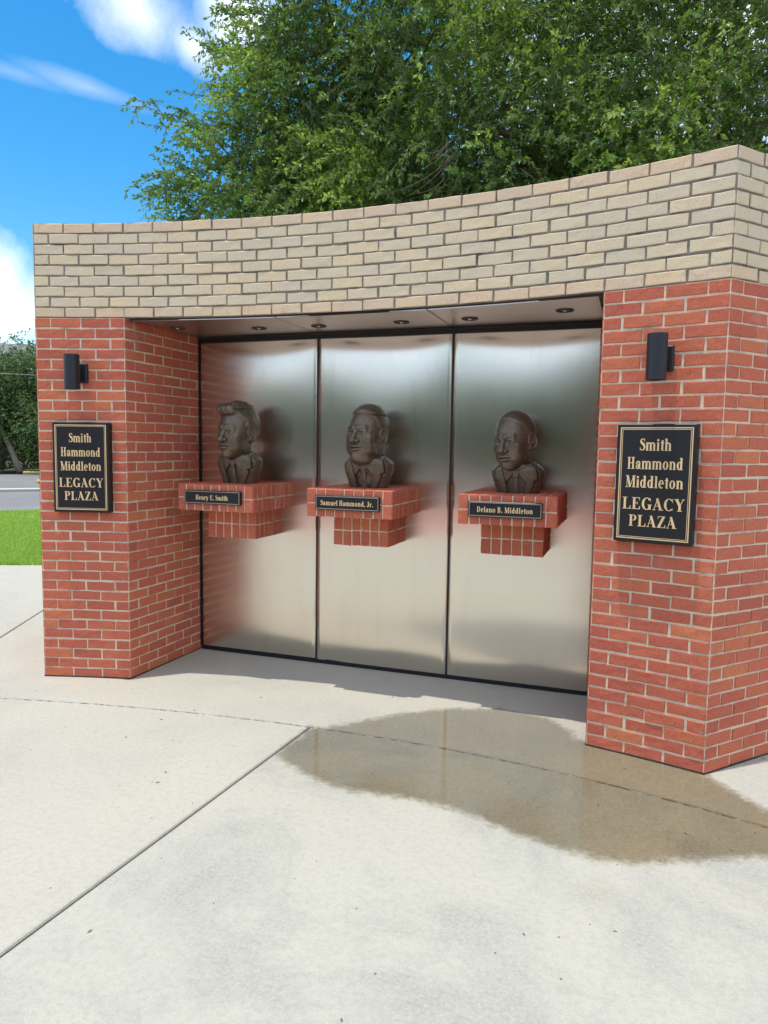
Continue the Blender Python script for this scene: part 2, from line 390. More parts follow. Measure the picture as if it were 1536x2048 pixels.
# lawn near edge: (-6.13,3.02)->(-5.64,3.24); far edge (-12.26,8.69)->(-11.64,9.34)
e1 = np.array([.912, .410]); e2 = np.array([.69, .724])
A = np.array([-5.885, 3.13]); B_ = np.array([-11.95, 9.02])
sheet('lawn', [tuple(A - e1 * 40), tuple(A + e1 * 30), tuple(B_ + e2 * 40 + np.array([12, 0])), tuple(B_ + e2 * 40), tuple(B_ - e2 * 60)], -.012, M['lawn'], 'bright green mown lawn beside the concrete walk', .1)
n2 = np.array([-.724, .69])
sheet('road', [tuple(B_ - e2 * 80 + n2 * .02), tuple(B_ + e2 * 80 + n2 * .02), tuple(B_ + e2 * 80 + n2 * 21.6), tuple(B_ - e2 * 80 + n2 * 21.6)], -.02, M['asphalt'], 'grey asphalt road and parking lane beyond the lawn', .1)
def kerb(c, length, wid, h, mat, name, label, cat, group=None, ang=math.atan2(.724, .69)):
    Mx = Matrix.Translation((c[0], c[1], -.02)) @ Matrix.Rotation(ang, 4, 'Z')
    m = MB(); nseg = max(1, int(length / 1.8))
    m.box((0, 0, h / 2), (length, wid, h), bev=min(h, wid) * .3)
    return obj(name, m.mesh(name, mat), None, Mx, label=label, cat=cat, group=group)
kerb((-17.6 + .5, 14.9), 7.0, .16, .10, M['curb_concrete'], 'concrete_kerb', 'pale concrete kerb strip across the grey road behind the left pier', 'kerb')
kerb((-19.2, 19.7), 4.2, .2, .16, M['yellow_paint'], 'parking_block', 'pale yellow parking block on the road nearest the left pier', 'parking block')
kerb((-25.6, 26.5), 6.0, .18, .14, M['yellow_paint'], 'kerb', 'long yellow painted kerb at the foot of the far trees', 'kerb')
# ground below slabs
sheet('paver_band', [(-60, -12.1), (60, -12.1), (60, -8.62), (-60, -8.62)], -.004, M['red_brick'], 'red brick paver band round the edge of the plaza', .1)
sheet('road', [(-90, -90), (90, -90), (90, -12.12), (-90, -12.12)], -.006, M['asphalt'], 'grey asphalt drive in front of the campus trees', .1)
plaza = sheet('plaza', [tuple(A - e1 * 40 + np.array([.03, -.03])), (-60, -8.6), (60, -8.6), (60, 30), tuple(A + e1 * 40 + np.array([.03, -.03]))], -.03, M['joint_fill'], 'concrete plaza paving in front of the memorial', .08)
def kcurve(x):
    R = 9.7 if x < .35 else 6.5
    d = x - .35
    return -.475 - (R - math.sqrt(max(R * R - d * d, 0))) if abs(d) < R * .8 else -.475 - .4 * R - (abs(d) - .8 * R) * 1.33
def inset(poly, d):
    P = np.asarray(poly, float); n = len(P); out = []
    for i in range(n):
        a, b, c = P[i - 1], P[i], P[(i + 1) % n]
        u = (b - a) / np.linalg.norm(b - a); v = (c - b) / np.linalg.norm(c - b)
        n1 = np.array([-u[1], u[0]]); n2_ = np.array([-v[1], v[0]])
        k = 1 + n1 @ n2_; out.append(b + (n1 + n2_) / max(k, .3) * d)
    return np.array(out)
def slab(poly, mat, gap=.0065, label=None):
    """slab with softly rounded arris"""
    P0 = inset(poly, gap); P1 = inset(poly, gap + .004); P2 = inset(poly, gap + .014)
    m = MB(); n = len(P0)
    V = np.vstack([np.c_[P0, np.full(n, -.028)], np.c_[P0, np.full(n, -.010)], np.c_[P1, np.full(n, -.003)], np.c_[P2, np.zeros(n)]])
    Q = [[k * n + i, k * n + (i + 1) % n, (k + 1) * n + (i + 1) % n, (k + 1) * n + i] for k in range(3) for i in range(n)]
    from mathutils.geometry import tessellate_polygon
    T = []
    for a, b, c in tessellate_polygon([[Vector((p[0], p[1], 0)) for p in P2]]):
        cr = (P2[b][0] - P2[a][0]) * (P2[c][1] - P2[a][1]) - (P2[b][1] - P2[a][1]) * (P2[c][0] - P2[a][0])
        if cr < 0: b, c = c, b
        T.append([3 * n + a, 3 * n + b, 3 * n + c])
    m.add(V, Q, T); return m.build('concrete_slab', mat, plaza)
K = lambda xs: [(x, kcurve(x)) for x in xs]
J = lambda y: -.006 + (y + .482) * (.109 / 2.06)
jx = [(J(-.4752), kcurve(-.005)), (J(-8.6), -8.6)]
slab([jx[1]] + K(np.linspace(-.008, 6, 25))[0:] [:0] + [(9, -8.6)] + K(np.linspace(6.0, -.006, 30)), M['worn_concrete'])
slab([(-9, -8.6), jx[1]] + K(np.linspace(-.006, -5.2, 30)), M['concrete'])
aL = [(-2.66, kcurve(-2.66)), (-3.178, .291), (-3.30, .56)]
dirj = np.array([-.44, .897])
q1 = np.array([-3.178, .291]); qend = q1 + dirj * 3.9
edge = lambda x: 3.13 + (x + 5.885) * .4496
qe = np.array([-4.42, 0]); 
# intersection of the radial joint with the lawn edge
tt = (edge(q1[0]) - q1[1]) / (dirj[1] - .4496 * dirj[0]); qx = q1 + dirj * tt
slab([(-2.60, kcurve(-2.60))] + K(np.linspace(-2.4, 6, 36)) + [(14, kcurve(6)), (14, edge(14)), tuple(qx)], M['concrete'])
slab([(-5.2, kcurve(-5.2))] + K(np.linspace(-5.0, -2.60, 12)) + [tuple(qx), (-20, edge(-20)), (-20, -6)], M['concrete'])
slab([(-9, -8.6), (-30, -8.6), (-30, -6), (-20, -6), (-5.2, kcurve(-5.2))][::-1], M['worn_concrete'])

def sealant():
    r = np.random.default_rng(2); m = MB(); xs = np.linspace(-5, 6, 520); w_ = .0042 + .0022 * np.sin(xs * 31) * np.sin(xs * 13 + 1) + r.normal(0, .0008, len(xs))
    ys = np.array([kcurve(x) for x in xs]) + r.normal(0, .0012, len(xs)); z = -.0045 + r.normal(0, .0012, len(xs))
    V = np.vstack([np.c_[xs, ys - w_, z - .002], np.c_[xs, ys, z + .0015], np.c_[xs, ys + w_, z - .002]]); n = len(xs)
    Q = [[k * n + i, k * n + i + 1, (k + 1) * n + i + 1, (k + 1) * n + i] for k in range(2) for i in range(n - 1)]
    mt, t, p = newmat('joint_sealant'); g = N(t, 'ShaderNodeNewGeometry').outputs['Position']
    L(t, mixc(t, ramp(t, noise(t, g, 22, 5, .7), [(.42, 0), (.56, 1)]), (.46, .47, .47), (.12, .11, .09)), p.inputs['Base Color']); p.inputs['Roughness'].default_value = .8
    m.add(V, Q); m.build('joint_sealant', mt, plaza)
sealant()
# ------------------------------------------------------------------ bricks
def brick_mesh(name, wd, ht, dp, seed, mat, ch=.0032, jit=.0009, nx=4, nz=2):
    r = np.random.default_rng(seed)
    xs = np.linspace(-wd / 2, wd / 2, nx + 1); zs = np.linspace(-ht / 2, ht / 2, nz + 1)
    ring = [(x, zs[0]) for x in xs] + [(xs[-1], z) for z in zs[1:]] + [(x, zs[-1]) for x in xs[::-1][1:]] + [(xs[0], z) for z in zs[::-1][1:-1]]
    ring = np.array(ring); n = len(ring)
    rj = ring + r.normal(0, jit, ring.shape)
    sc_ = 1 - 2 * ch / np.array([wd, ht])
    fr = ring * sc_ + r.normal(0, jit * .6, ring.shape)
    c = np.c_[fr[:, 0], r.normal(0, jit * .5, n), fr[:, 1]]
    m = np.c_[rj[:, 0], np.full(n, ch), rj[:, 1]]; bk = np.c_[rj[:, 0], np.full(n, dp), rj[:, 1]]
    cen = np.array([[x, r.normal(0, jit * .5), 0] for x in xs[1:-1] * .98])
    V = np.vstack([c, m, bk, cen]); Q = [[i, (i + 1) % n, n + (i + 1) % n, n + i][::-1] for i in range(n)] + [[n + i, n + (i + 1) % n, 2 * n + (i + 1) % n, 2 * n + i][::-1] for i in range(n)]
    T = []; k0 = 3 * n; k = len(cen)
    # ring indices: bottom 0..nx, right nx+1 (mid), nx+2 top right ... 
    bot = list(range(0, nx + 1)); rm = nx + 1; top = list(range(nx + nz, 2 * nx + nz + 1)); lm = n - 1
    top = top[::-1]   # left to right
    for i in range(k - 1):
        T += [[bot[i + 1], bot[i + 2], k0 + i + 1], [bot[i + 1], k0 + i + 1, k0 + i], [top[i + 2], top[i + 1], k0 + i], [top[i + 2], k0 + i, k0 + i + 1]]
    T += [[bot[0], bot[1], k0], [bot[0], k0, lm], [lm, k0, top[0]], [top[0], k0, top[1]]]
    e = k0 + k - 1
    T += [[bot[-2], bot[-1], e], [bot[-1], rm, e], [rm, top[-1], e], [top[-1], top[-2], e]]
    me = mesh_np(name, V, [np.array(Q), np.array(T)], mat, smooth=False); return me
_cache = {}
def brick(kind, wd, ht, dp=.03, nvar=6):
    key = (kind, round(wd, 4), round(ht, 4), round(dp, 3))
    if key not in _cache: _cache[key] = [brick_mesh('brick', wd, ht, dp, hash((kind, i, int(wd * 1e4))) % 99991 if False else int(wd * 1e4) * 31 + i * 7 + len(kind), M[kind]) for i in range(nvar if wd > .05 else 4)]
    return random.choice(_cache[key])
def place(me, pos, ang, parent, jit=.0012, tilt=.006, name='brick'):
    o = bpy.data.objects.new(name, me); link(o, parent)
    o.location = (pos[0], pos[1], pos[2]); 
    o.location.x += random.gauss(0, jit); o.location.z += random.gauss(0, jit)
    n = Vector((math.sin(ang), -math.cos(ang), 0)); o.location += n * min(.0028, max(-.0008, random.gauss(.0004, jit * .8)))
    cl_ = lambda v, m_: max(-m_, min(m_, v))
    o.rotation_euler = (cl_(random.gauss(0, tilt * .5), .012), cl_(random.gauss(0, tilt), .013), ang + cl_(random.gauss(0, tilt * .6), .009))
    return o
def join_bricks(items, name, mat, parent, label=None):
    """hidden or far faces: the same bricks joined into one part"""
    V = []; Q = []; n = 0
    for wd, ht, dp, pos, ang in items:
        c, s_ = math.cos(ang), math.sin(ang)
        b = np.array([[x, y, z] for x in (-wd / 2, wd / 2) for y in (0, dp) for z in (-ht / 2, ht / 2)])
        b = np.c_[b[:, 0] * c - b[:, 1] * s_, b[:, 0] * s_ + b[:, 1] * c, b[:, 2]] + np.array(pos)
        V.append(b); Q += [[n + a for a in q] for q in ([0, 1, 3, 2], [4, 6, 7, 5], [0, 4, 5, 1], [2, 3, 7, 6], [0, 2, 6, 4], [1, 5, 7, 3])]; n += 8
    return obj(name, mesh_np(name, np.vstack(V), Q, mat), parent, kind='stuff', label=label)
JT = .0100
def arcp(s, h=0): th = s / R_ARC; return np.array([R_ARC * math.sin(th), R_ARC * math.cos(th) - R_ARC])
SL = -10.5 * BL; S3 = SL + 3 * BL; SR = -SL; S18 = -S3
PL, PR = arcp(SL), arcp(SR); JL, JR = arcp(S3), arcp(S18)
END = math.radians(41.1)
dR = np.array([math.sin(END), math.cos(END)]); dL = dR * np.array([-1, 1])
YB = .894
ER = PR + dR * ((YB - PR[1]) / dR[1]); EL = PL + dL * ((YB - PL[1]) / dL[1])
XJ = 1.497
arcseg = lambda a, b, n: [tuple(arcp(s)) for s in np.linspace(a, b, n)]
pier_poly_R = arcseg(S18, SR, 4) + [tuple(ER), (XJ, YB)]
pier_poly_L = arcseg(SL, S3, 4) + [(-XJ, YB), tuple(EL)]
head_poly = arcseg(SL, SR, 22) + [tuple(ER), tuple(EL)]
DEP = .0045    # joint depth
def row_bricks(course_from_top, length, first=0.0):
    """(start, end) of bricks along a face of given length; odd rows start with a half brick in red numbering"""
    pass
def face_rows(parent, kindf, z_top, rows, P0, ang, length, start_half, hidden=None, cut_end=True, minw=.02, curved=None, ljoint=.006, rjoint=.006, dp=.03, stuff=False, s0=0.0):
    items = []
    for r in range(rows):
        zc = z_top - (r + .5) * CH
        half = (r % 2 == 0) if start_half else (r % 2 == 1)
        a = 0.0; first = True
        while a < length - minw:
            b = a + (BL / 2 if (half and first) else BL); first = False
            full = b <= length + .02
            e = b if full else length
            lo = a + (ljoint if a == 0 else JT / 2); hi = e - (rjoint if abs(e - length) < .03 else JT / 2)
            if e > length: hi = length - rjoint
            lo += random.gauss(0, .0012) if a > 0 else 0; hi += random.gauss(0, .0012) if abs(e - length) > .03 else 0
            wd = hi - lo
            if wd > minw * .7:
                mid = (lo + hi) / 2
                if curved is not None:
                    p = arcp(curved + mid); an = -(curved + mid) / R_ARC
                    # chord sits flush with the arc
                else:
                    p = P0 + np.array([math.cos(ang), math.sin(ang)]) * mid; an = ang
                kind = kindf(r, rows)
                if stuff: items.append((wd, CH - JT, dp, (p[0], p[1], zc), an))
                else:
                    wq = round(wd / .004) * .004
                    me = brick(kind, wq, CH - JT, dp)
                    place(me, (p[0], p[1], zc), an, parent)
            a = b
    return items
core = lambda name, poly, z0, z1, mat, par: MB().prism(inset(poly, DEP), z0, z1).build(name, mat, par)
RED = lambda r, n: 'red_brick'
# left pier
pl = empty('brick_pier', (0, 0, 0), label='left red brick pier with dark lamp and names plaque', cat='brick pier', group='red brick piers under the curved header')
core('mortar_core', pier_poly_L, -.02, Z1 - .001, M['mortar'], pl)
face_rows(pl, RED, Z1, 36, None, 0, 3 * BL, True, curved=SL)
jl_len = .665 + (-JL[1]) + .10
angJ = math.atan2(YB - JL[1], -XJ - JL[0])
face_rows(pl, RED, Z1, 36, JL, angJ, .93, True, rjoint=.005)
it = []
def end_items(P, ang, n, rows, ztop, stuffkind): return face_rows(None, RED, ztop, rows, P, ang, n, True, stuff=True)
# left end face runs away from the corner; build it from its far end so that it faces outwards
def end_face_left(ztop, rows, half):
    items = []
    ln = np.linalg.norm(EL - PL)
    for r in range(rows):
        zc = ztop - (r + .5) * CH; a = 0; first = True; hf = (r % 2 == 0) == half
        while a < ln - .03:
            b = a + (BL / 2 if hf and first else BL); first = False; e = min(b, ln)
            lo = a + JT / 2; hi = e - JT / 2; p = PL + dL * (lo + hi) / 2
            items.append((hi - lo, CH - JT, .03, (p[0], p[1], zc), math.atan2(-dL[1], -dL[0]))); a = b
    return items
join_bricks(end_face_left(Z1, 36, True), 'end_bricks', M['red_brick'], pl, 'brick courses of the outer end face')
# right pier
pr_ = empty('brick_pier', (0, 0, 0), label='right red brick pier at the corner with dark lamp and large names plaque', cat='brick pier', group='red brick piers under the curved header')
core('mortar_core', pier_poly_R, -.02, Z1 - .001, M['mortar'], pr_)
face_rows(pr_, RED, Z1, 36, None, 0, 3 * BL, True, curved=S18)
lenR = float(np.linalg.norm(ER - PR)); angR = math.atan2(dR[1], dR[0])
face_rows(pr_, RED, Z1, 36, PR, angR, 3.5 * BL + .0, True)
itR = []
for r in range(36):
    zc = Z1 - (r + .5) * CH; a = 3.5 * BL if r % 2 == 0 else 4 * BL
    a = 3.5 * BL
    while a < lenR - .03:
        e = min(a + BL, lenR); lo = a + JT / 2; hi = e - JT / 2; p = PR + dR * (lo + hi) / 2
        itR.append((hi - lo, CH - JT, .03, (p[0], p[1], zc), angR)); a = e
join_bricks(itR, 'end_bricks', M['red_brick'], pr_, 'brick courses of the far part of the end face')
itJ = []
for r in range(36):
    zc = Z1 - (r + .5) * CH; a = 0; first = True
    while a < .93:
        b = a + (BL / 2 if r % 2 == 0 and first else BL); first = False
        p = JR + np.array([-math.cos(angJ), math.sin(angJ)]) * (a + b) / 2; itJ.append((b - a - JT, CH - JT, .03, (p[0], p[1], zc), -angJ)); a = b
join_bricks(itJ, 'jamb_bricks', M['red_brick'], pr_, 'brick courses of the jamb facing the steel recess')
for par_, pol_ in ((pl, pier_poly_L), (pr_, pier_poly_R)): MB().prism(inset(pol_, -.0012), -.02, .009).build('base_joint', M['joint_fill'], par_)
# header
hd = empty('brick_header', (0, 0, 0), label='curved buff brick header spanning both red piers above the steel recess', cat='brick wall')
core('mortar_core', head_poly, Z1 + .001, Z2 - .004, M['dark_mortar'], hd)
BUFF = lambda r, n: 'warm_buff_brick' if r in (0, n - 1) else ('warm_buff_brick' if random.random() < .0 else 'buff_brick')
face_rows(hd, BUFF, Z2, 9, None, 0, 21 * BL, False, curved=SL, dp=.05)
face_rows(hd, BUFF, Z2, 9, PR, angR, 4 * BL, False)
itH = []
for r in range(9):
    zc = Z2 - (r + .5) * CH; a = 4 * BL
    while a < lenR - .03:
        e = min(a + BL, lenR); p = PR + dR * (a + e) / 2; itH.append((e - a - JT, CH - JT, .03, (p[0], p[1], zc), angR)); a = e
join_bricks(itH + end_face_left(Z2, 9, False), 'end_bricks', M['buff_brick'], hd, 'brick courses of the end faces')
# lintel plate under the header and rear wall
lm = MB(); lp = [tuple(arcp(s) + np.array([0, .035])) for s in np.linspace(S3 + .015, S18 - .015, 20)] + [(XJ - .01, .02), (-XJ + .01, .02)]
lm.prism(lp, Z1 - .012, Z1 - .001); lm.build('lintel_plate', M['lintel_steel'], hd)
MB().box((0, .78, Z1 / 2), (2 * XJ - .02, .2, Z1 - .02)).build('backing_wall', M['mortar'], None, label='plain rear wall behind the three steel panels', kind='structure')

# ------------------------------------------------------------------ stainless steel recess
YP = .66
def steel_panel(x0, x1, z0, z1, seed, label, bow):
    nx, nz = 36, 90; r = np.random.default_rng(seed)
    xs = np.linspace(x0, x1, nx); zs = np.linspace(z0, z1, nz); X, Z = np.meshgrid(xs, zs)
    u = (X - x0) / (x1 - x0); v = (Z - z0) / (z1 - z0)
    prof = np.sin(np.pi * u) ** .9 * (1 - np.exp(-(1 - v) / .075)) * (1 - np.exp(-v / .09))      # oil-canned: the sheet pillows out between its folds
    Y = YP + bow[0] * prof
    Y += bow[1] * (.25 + .75 * np.sin(np.pi * u) ** .7) * np.exp((Z - z1) / .045)      # the sheet leans back at its top fold
    for k in range(4):
        ph = r.uniform(0, 6.28, 2); Y += .0006 * np.sin(u * 3.1 * (k + 1) * .7 + ph[0]) * np.sin(v * 3.1 * (k + 1) + ph[1])
    V = np.stack([X, Y, Z], -1).reshape(-1, 3)
    Q = [[j * nx + i, j * nx + i + 1, (j + 1) * nx + i + 1, (j + 1) * nx + i] for j in range(nz - 1) for i in range(nx - 1)]
    # folded edges back to the wall
    n0 = len(V); bl = [j * nx for j in range(nz)]; br = [j * nx + nx - 1 for j in range(nz)]
    Vb = V[bl] + np.array([-.004, .010, 0]); Vc = V[br] + np.array([.004, .010, 0])
    V = np.vstack([V, Vb, Vc])
    Q += [[bl[j + 1], bl[j], n0 + j, n0 + j + 1][::-1] for j in range(nz - 1)] + [[br[j], br[j + 1], n0 + nz + j + 1, n0 + nz + j][::-1] for j in range(nz - 1)]
    me = mesh_np('steel_panel', V, Q, M['steel'], smooth=True)
    uv = me.uv_layers.new(name='UVMap'); vi = np.zeros(len(me.loops), dtype=np.int32); me.loops.foreach_get('vertex_index', vi)
    co = V[vi]; uv.data.foreach_set('uv', np.c_[co[:, 0] - x0, co[:, 2]].astype(np.float32).ravel())
    return obj('steel_panel', me, None, label=label, cat='steel panel', group='stainless steel panels lining the recess')
steel_panel(-1.484, -.504, .035, 2.385, 1, 'left brushed steel panel behind the bust with the pompadour hair', (-.011, .0016))
steel_panel(-.487, .498, .03, 2.385, 2, 'middle brushed steel panel between the two dark seams', (-.011, .0016))
steel_panel(.515, 1.484, .03, 2.385, 3, 'right brushed steel panel beside the right brick pier', (-.011, .0016))
fr = empty('panel_frame', (0, YP, 0), label='black frame of bars behind and above the steel panels', cat='frame')
def fbar(name, c, d): m = MB(); m.box(c, d); m.build(name, M['black_bar'], fr).location = (0, -YP + YP * 0, 0) if False else (0, 0, 0)
def fb(name, c, d):
    m = MB(); m.box((c[0], c[1] - YP, c[2]), d); return m.build(name, M['black_bar'], fr)
fb('top_bar', (0, YP + .004, 2.402), (2 * XJ - .012, .03, .034))
fb('seam_strip', (-.4955, YP + .014, 1.21), (.03, .02, 2.35)); fb('seam_strip', (.5065, YP + .014, 1.21), (.03, .02, 2.35))
fb('edge_strip', (-XJ + .008, YP + .012, 1.21), (.016, .03, 2.35)); fb('edge_strip', (XJ - .008, YP + .012, 1.21), (.016, .03, 2.35))
fb('bottom_gasket', (0, YP + .016, .018), (2 * XJ - .03, .03, .036))
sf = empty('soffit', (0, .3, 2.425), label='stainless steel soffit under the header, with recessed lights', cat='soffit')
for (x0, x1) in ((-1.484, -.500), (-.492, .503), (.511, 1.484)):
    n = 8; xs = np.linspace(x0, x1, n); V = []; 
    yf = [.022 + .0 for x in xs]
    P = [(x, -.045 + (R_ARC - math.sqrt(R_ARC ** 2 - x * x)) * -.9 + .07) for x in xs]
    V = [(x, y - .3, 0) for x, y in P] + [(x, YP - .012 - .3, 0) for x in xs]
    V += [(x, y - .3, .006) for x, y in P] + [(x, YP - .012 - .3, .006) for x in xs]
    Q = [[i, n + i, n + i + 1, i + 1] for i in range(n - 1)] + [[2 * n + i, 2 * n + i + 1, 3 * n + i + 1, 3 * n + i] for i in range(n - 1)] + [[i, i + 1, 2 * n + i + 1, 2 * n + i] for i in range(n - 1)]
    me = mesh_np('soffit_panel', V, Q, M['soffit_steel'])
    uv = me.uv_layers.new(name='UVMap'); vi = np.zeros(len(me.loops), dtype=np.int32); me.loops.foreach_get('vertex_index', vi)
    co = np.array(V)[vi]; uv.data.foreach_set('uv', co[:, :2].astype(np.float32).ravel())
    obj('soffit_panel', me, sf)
def downlight(x, y, label):
    t = empty('downlight', (x, y, 2.425), label=label, cat='ceiling light', group='recessed lights in the soffit')
    ring = MB().lathe([(.034, .004), (.034, -.004), (.040, -.008), (.050, -.007), (.053, -.002), (.053, .0)], n=28)
    ring.build('trim_ring', M['lintel_steel'], t, smooth=True)
    MB().lathe([(0, -.004), (.016, -.0035), (.022, -.001), (.034, .0015)], n=24).build('lens', M['black_bar'], t, smooth=True)
    MB().lathe([(0, -.010), (.008, -.009), (.011, -.005), (.011, -.002)], n=14).build('bulb', M['lamp_glass'], t, smooth=True)
for x, y, l in ((-1.355, .192, 'recessed soffit light nearest the left pier'), (-.798, .345, 'recessed soffit light above the left steel panel'),
                (-.353, .362, 'recessed soffit light right of the left seam, hanging slightly loose'), (.234, .357, 'recessed soffit light above the middle panel, left of the right seam'),
                (.687, .347, 'recessed soffit light just right of the right seam'), (1.278, .22, 'recessed soffit light nearest the right pier')): downlight(x, y, l)

# ------------------------------------------------------------------ brick shelves
def shelf(xc, label):
    t = empty('brick_shelf', (xc, 0, 0), label=label, cat='brick shelf', group='brick shelves carrying the busts')
    W1, W2 = .588, .390; y1, y2 = .076, .290; z1, zm, z0 = 1.346, 1.161, .954
    yb = YP - .003
    def block(W, yf, zt, zb, nf, nside, top):
        m = MB(); e = .004; m.box((0, (yf + yb) / 2 + e / 2, (zt + zb) / 2), (W - 2 * e, yb - yf - e, zt - zb - 2 * e)); m.build('mortar_core', M['mortar'], t)
        j = .0085; p = W / nf; hh = (zt - zb) / 2
        for r in range(2):
            zc = zt - hh * (r + .5)
            for i in range(nf):
                me = brick('red_brick', p - j if 0 < i < nf - 1 else p - j * .7, hh - j, .05)
                place(me, (-W / 2 + p * (i + .5), yf, zc), 0, t, .0010, .008)
            q = (yb - yf) / nside
            for i in range(nside):
                me = brick('red_brick', q - j, hh - j, .03); place(me, (W / 2, yf + q * (i + .5) + .001, zc), math.pi / 2, t, .0008, .006)
                me = brick('red_brick', q - j, hh - j, .03); o = place(me, (-W / 2, yf + q * (i + .5) + .001, zc), -math.pi / 2, t, .0008, .006)
    block(W1, y1, z1, zm, 9, 9, True)
    block(W2, y2, zm - .001, z0, 6, 6, False)
    # top surface: three rows of brick faces, with narrow joints
    p = W1 / 9; q = (yb - y1) / 3
    for i in range(9):
        for k in range(3):
            me = brick('red_brick', p - .008, .188, .012)
            o = bpy.data.objects.new('brick', me); link(o, t); o.rotation_euler = (-math.pi / 2, 0, 0); o.location = (-W1 / 2 + p * (i + .5), y1 + q * (k + .5), z1 - .0008)
            o.rotation_euler = (-math.pi / 2, 0, 0)
    # underside of the upper tier
    return t
shelf(-.989, 'brick shelf on the left, partly in front of the left brick jamb')
shelf(-.006, 'middle brick shelf overlapping the left dark seam')
shelf(.999, 'brick shelf on the right steel panel, nearest the right pier')

# ------------------------------------------------------------------ serif lettering drawn from strokes
def ell_ring(cx, cy, rx, ry, tx, ty, a0=0, a1=360, n=20, tap=None):
    """ring with side thickness tx and top/bottom thickness ty, between two angles"""
    a = np.radians(np.linspace(a0, a1, n + 1)); out = np.c_[cx + rx * np.cos(a), cy + ry * np.sin(a)]
    inn = np.c_[cx + (rx - tx) * np.cos(a), cy + (ry - ty) * np.sin(a)]
    return [[out[i], out[i + 1], inn[i + 1], inn[i]] for i in range(n)]
def rect(x0, y0, x1, y1): return [[(x0, y0), (x1, y0), (x1, y1), (x0, y1)]]
def stroke(pts, ws):
    """polyline with horizontal-ish widths per point (perpendicular)"""
    P = np.array(pts, float); T = np.gradient(P, axis=0); T /= np.linalg.norm(T, axis=1)[:, None]; Nn = np.c_[-T[:, 1], T[:, 0]]
    W_ = np.array(ws)[:, None] / 2; a = P + Nn * W_; b = P - Nn * W_
    return [[b[i], b[i + 1], a[i + 1], a[i]] for i in range(len(P) - 1)]
TH, TN, SF = .17, .05, .045       # stem, hairline, serif thickness
XH = .68
def serif(x, y, w_): return rect(x - w_ / 2, y, x + w_ / 2, y + SF)
def stem(x, y0, y1, sw=.30, top=True, bot=True):
    r = rect(x - TH / 2, y0, x + TH / 2, y1)
    if bot: r += serif(x, y0, sw)
    if top is True: r += serif(x, y1 - SF, sw)
    elif top == 'flag': r += [[(x - TH / 2 - .07, y1 - .05), (x, y1 - .10), (x, y1), (x - TH / 2 - .07, y1 - .03)]]
    return r
def disc(cx, cy, r, n=12): 
    a = np.radians(np.linspace(0, 360, n + 1)); return [[(cx, cy), (cx + r * math.cos(a[i]), cy + r * math.sin(a[i])), (cx + r * math.cos((a[i] + a[i + 1]) / 2), cy + r * math.sin((a[i] + a[i + 1]) / 2)), (cx + r * math.cos(a[i + 1]), cy + r * math.sin(a[i + 1]))] for i in range(n)]
def arch(x, x2, top=XH):     # n-like arch from stem x to stem x2
    c = (x + x2) / 2; w_ = (x2 - x) / 2 + TH / 2
    return ell_ring(c, top - .22, w_, .23, TH, .085, 0, 150, 12)
G = {}
def S_glyph(w_=.52):
    pts = [(.44, .80), (.40, .93), (.26, .975), (.13, .90), (.10, .77), (.17, .65), (.30, .55), (.42, .44), (.47, .28), (.40, .10), (.25, .025), (.10, .08), (.055, .22)]
    ws = [.03, .06, .06, .12, .17, .19, .21, .20, .17, .12, .06, .06, .03]
    return stroke(pts, ws) + rect(.43, .70, .46, 1.0) + rect(.03, 0, .06, .30)
G['S'] = (.54, S_glyph())
G['m'] = (.98, stem(.15, 0, XH, .26, 'flag') + arch(.15, .48) + stem(.48, 0, XH - .2, .24, False) + arch(.48, .81) + stem(.81, 0, XH - .2, .26, False))
G['n'] = (.66, stem(.15, 0, XH, .26, 'flag') + arch(.15, .49) + stem(.49, 0, XH - .2, .26, False))
G['h'] = (.66, stem(.15, 0, 1.0, .26, 'flag') + arch(.15, .49) + stem(.49, 0, XH - .2, .26, False))
G['i'] = (.33, stem(.16, 0, XH, .28, 'flag') + disc(.15, .87, .10))
G['l'] = (.33, stem(.16, 0, 1.0, .28, 'flag'))
G['t'] = (.38, rect(.11, .10, .28, .86) + rect(.02, XH - .06, .36, XH) + ell_ring(.24, .13, .13, .14, .12, .05, 180, 330, 8) + [[(.03, .62), (.11, .62), (.26, .88), (.22, .88)]])
G['a'] = (.58, ell_ring(.28, XH - .19, .20, .20, .15, .07, 0, 165, 12) + rect(.33, .08, .48, XH - .18) + ell_ring(.24, .19, .20, .20, .15, .06) + disc(.13, .50, .075) + ell_ring(.50, .10, .10, .10, .07, .05, 190, 320, 6))
G['o'] = (.60, ell_ring(.29, XH / 2, .26, XH / 2 + .015, .16, .06))
G['e'] = (.54, ell_ring(.27, XH / 2, .24, XH / 2 + .015, .16, .06, 0, 315) + rect(.12, .34, .48, .40))
G['d'] = (.64, ell_ring(.27, XH / 2, .24, XH / 2 + .01, .16, .06) + rect(.36, 0, .53, 1.0) + [[(.28, .95), (.36, .92), (.36, 1.0), (.28, .98)]] + rect(.45, 0, .60, SF))
G['r'] = (.47, stem(.15, 0, XH, .26, 'flag') + ell_ring(.36, XH - .2, .18, .20, .10, .09, 60, 170, 8) + disc(.38, XH - .09, .085))
G['u'] = (.66, rect(.08, .18, .25, XH) + rect(.02, XH - SF, .25, XH) + ell_ring(.30, .22, .22, .235, TH, .085, 180, 340, 10) + rect(.42, 0, .59, XH) + rect(.36, XH - SF, .59, XH) + rect(.42, 0, .65, SF))
G['y'] = (.60, stroke([(.12, XH), (.32, .02)], [.19, .17]) + stroke([(.50, XH), (.28, -.08), (.18, -.22)], [.06, .06, .07]) + rect(0, XH - SF, .26, XH) + rect(.37, XH - SF, .62, XH) + disc(.13, -.20, .08))
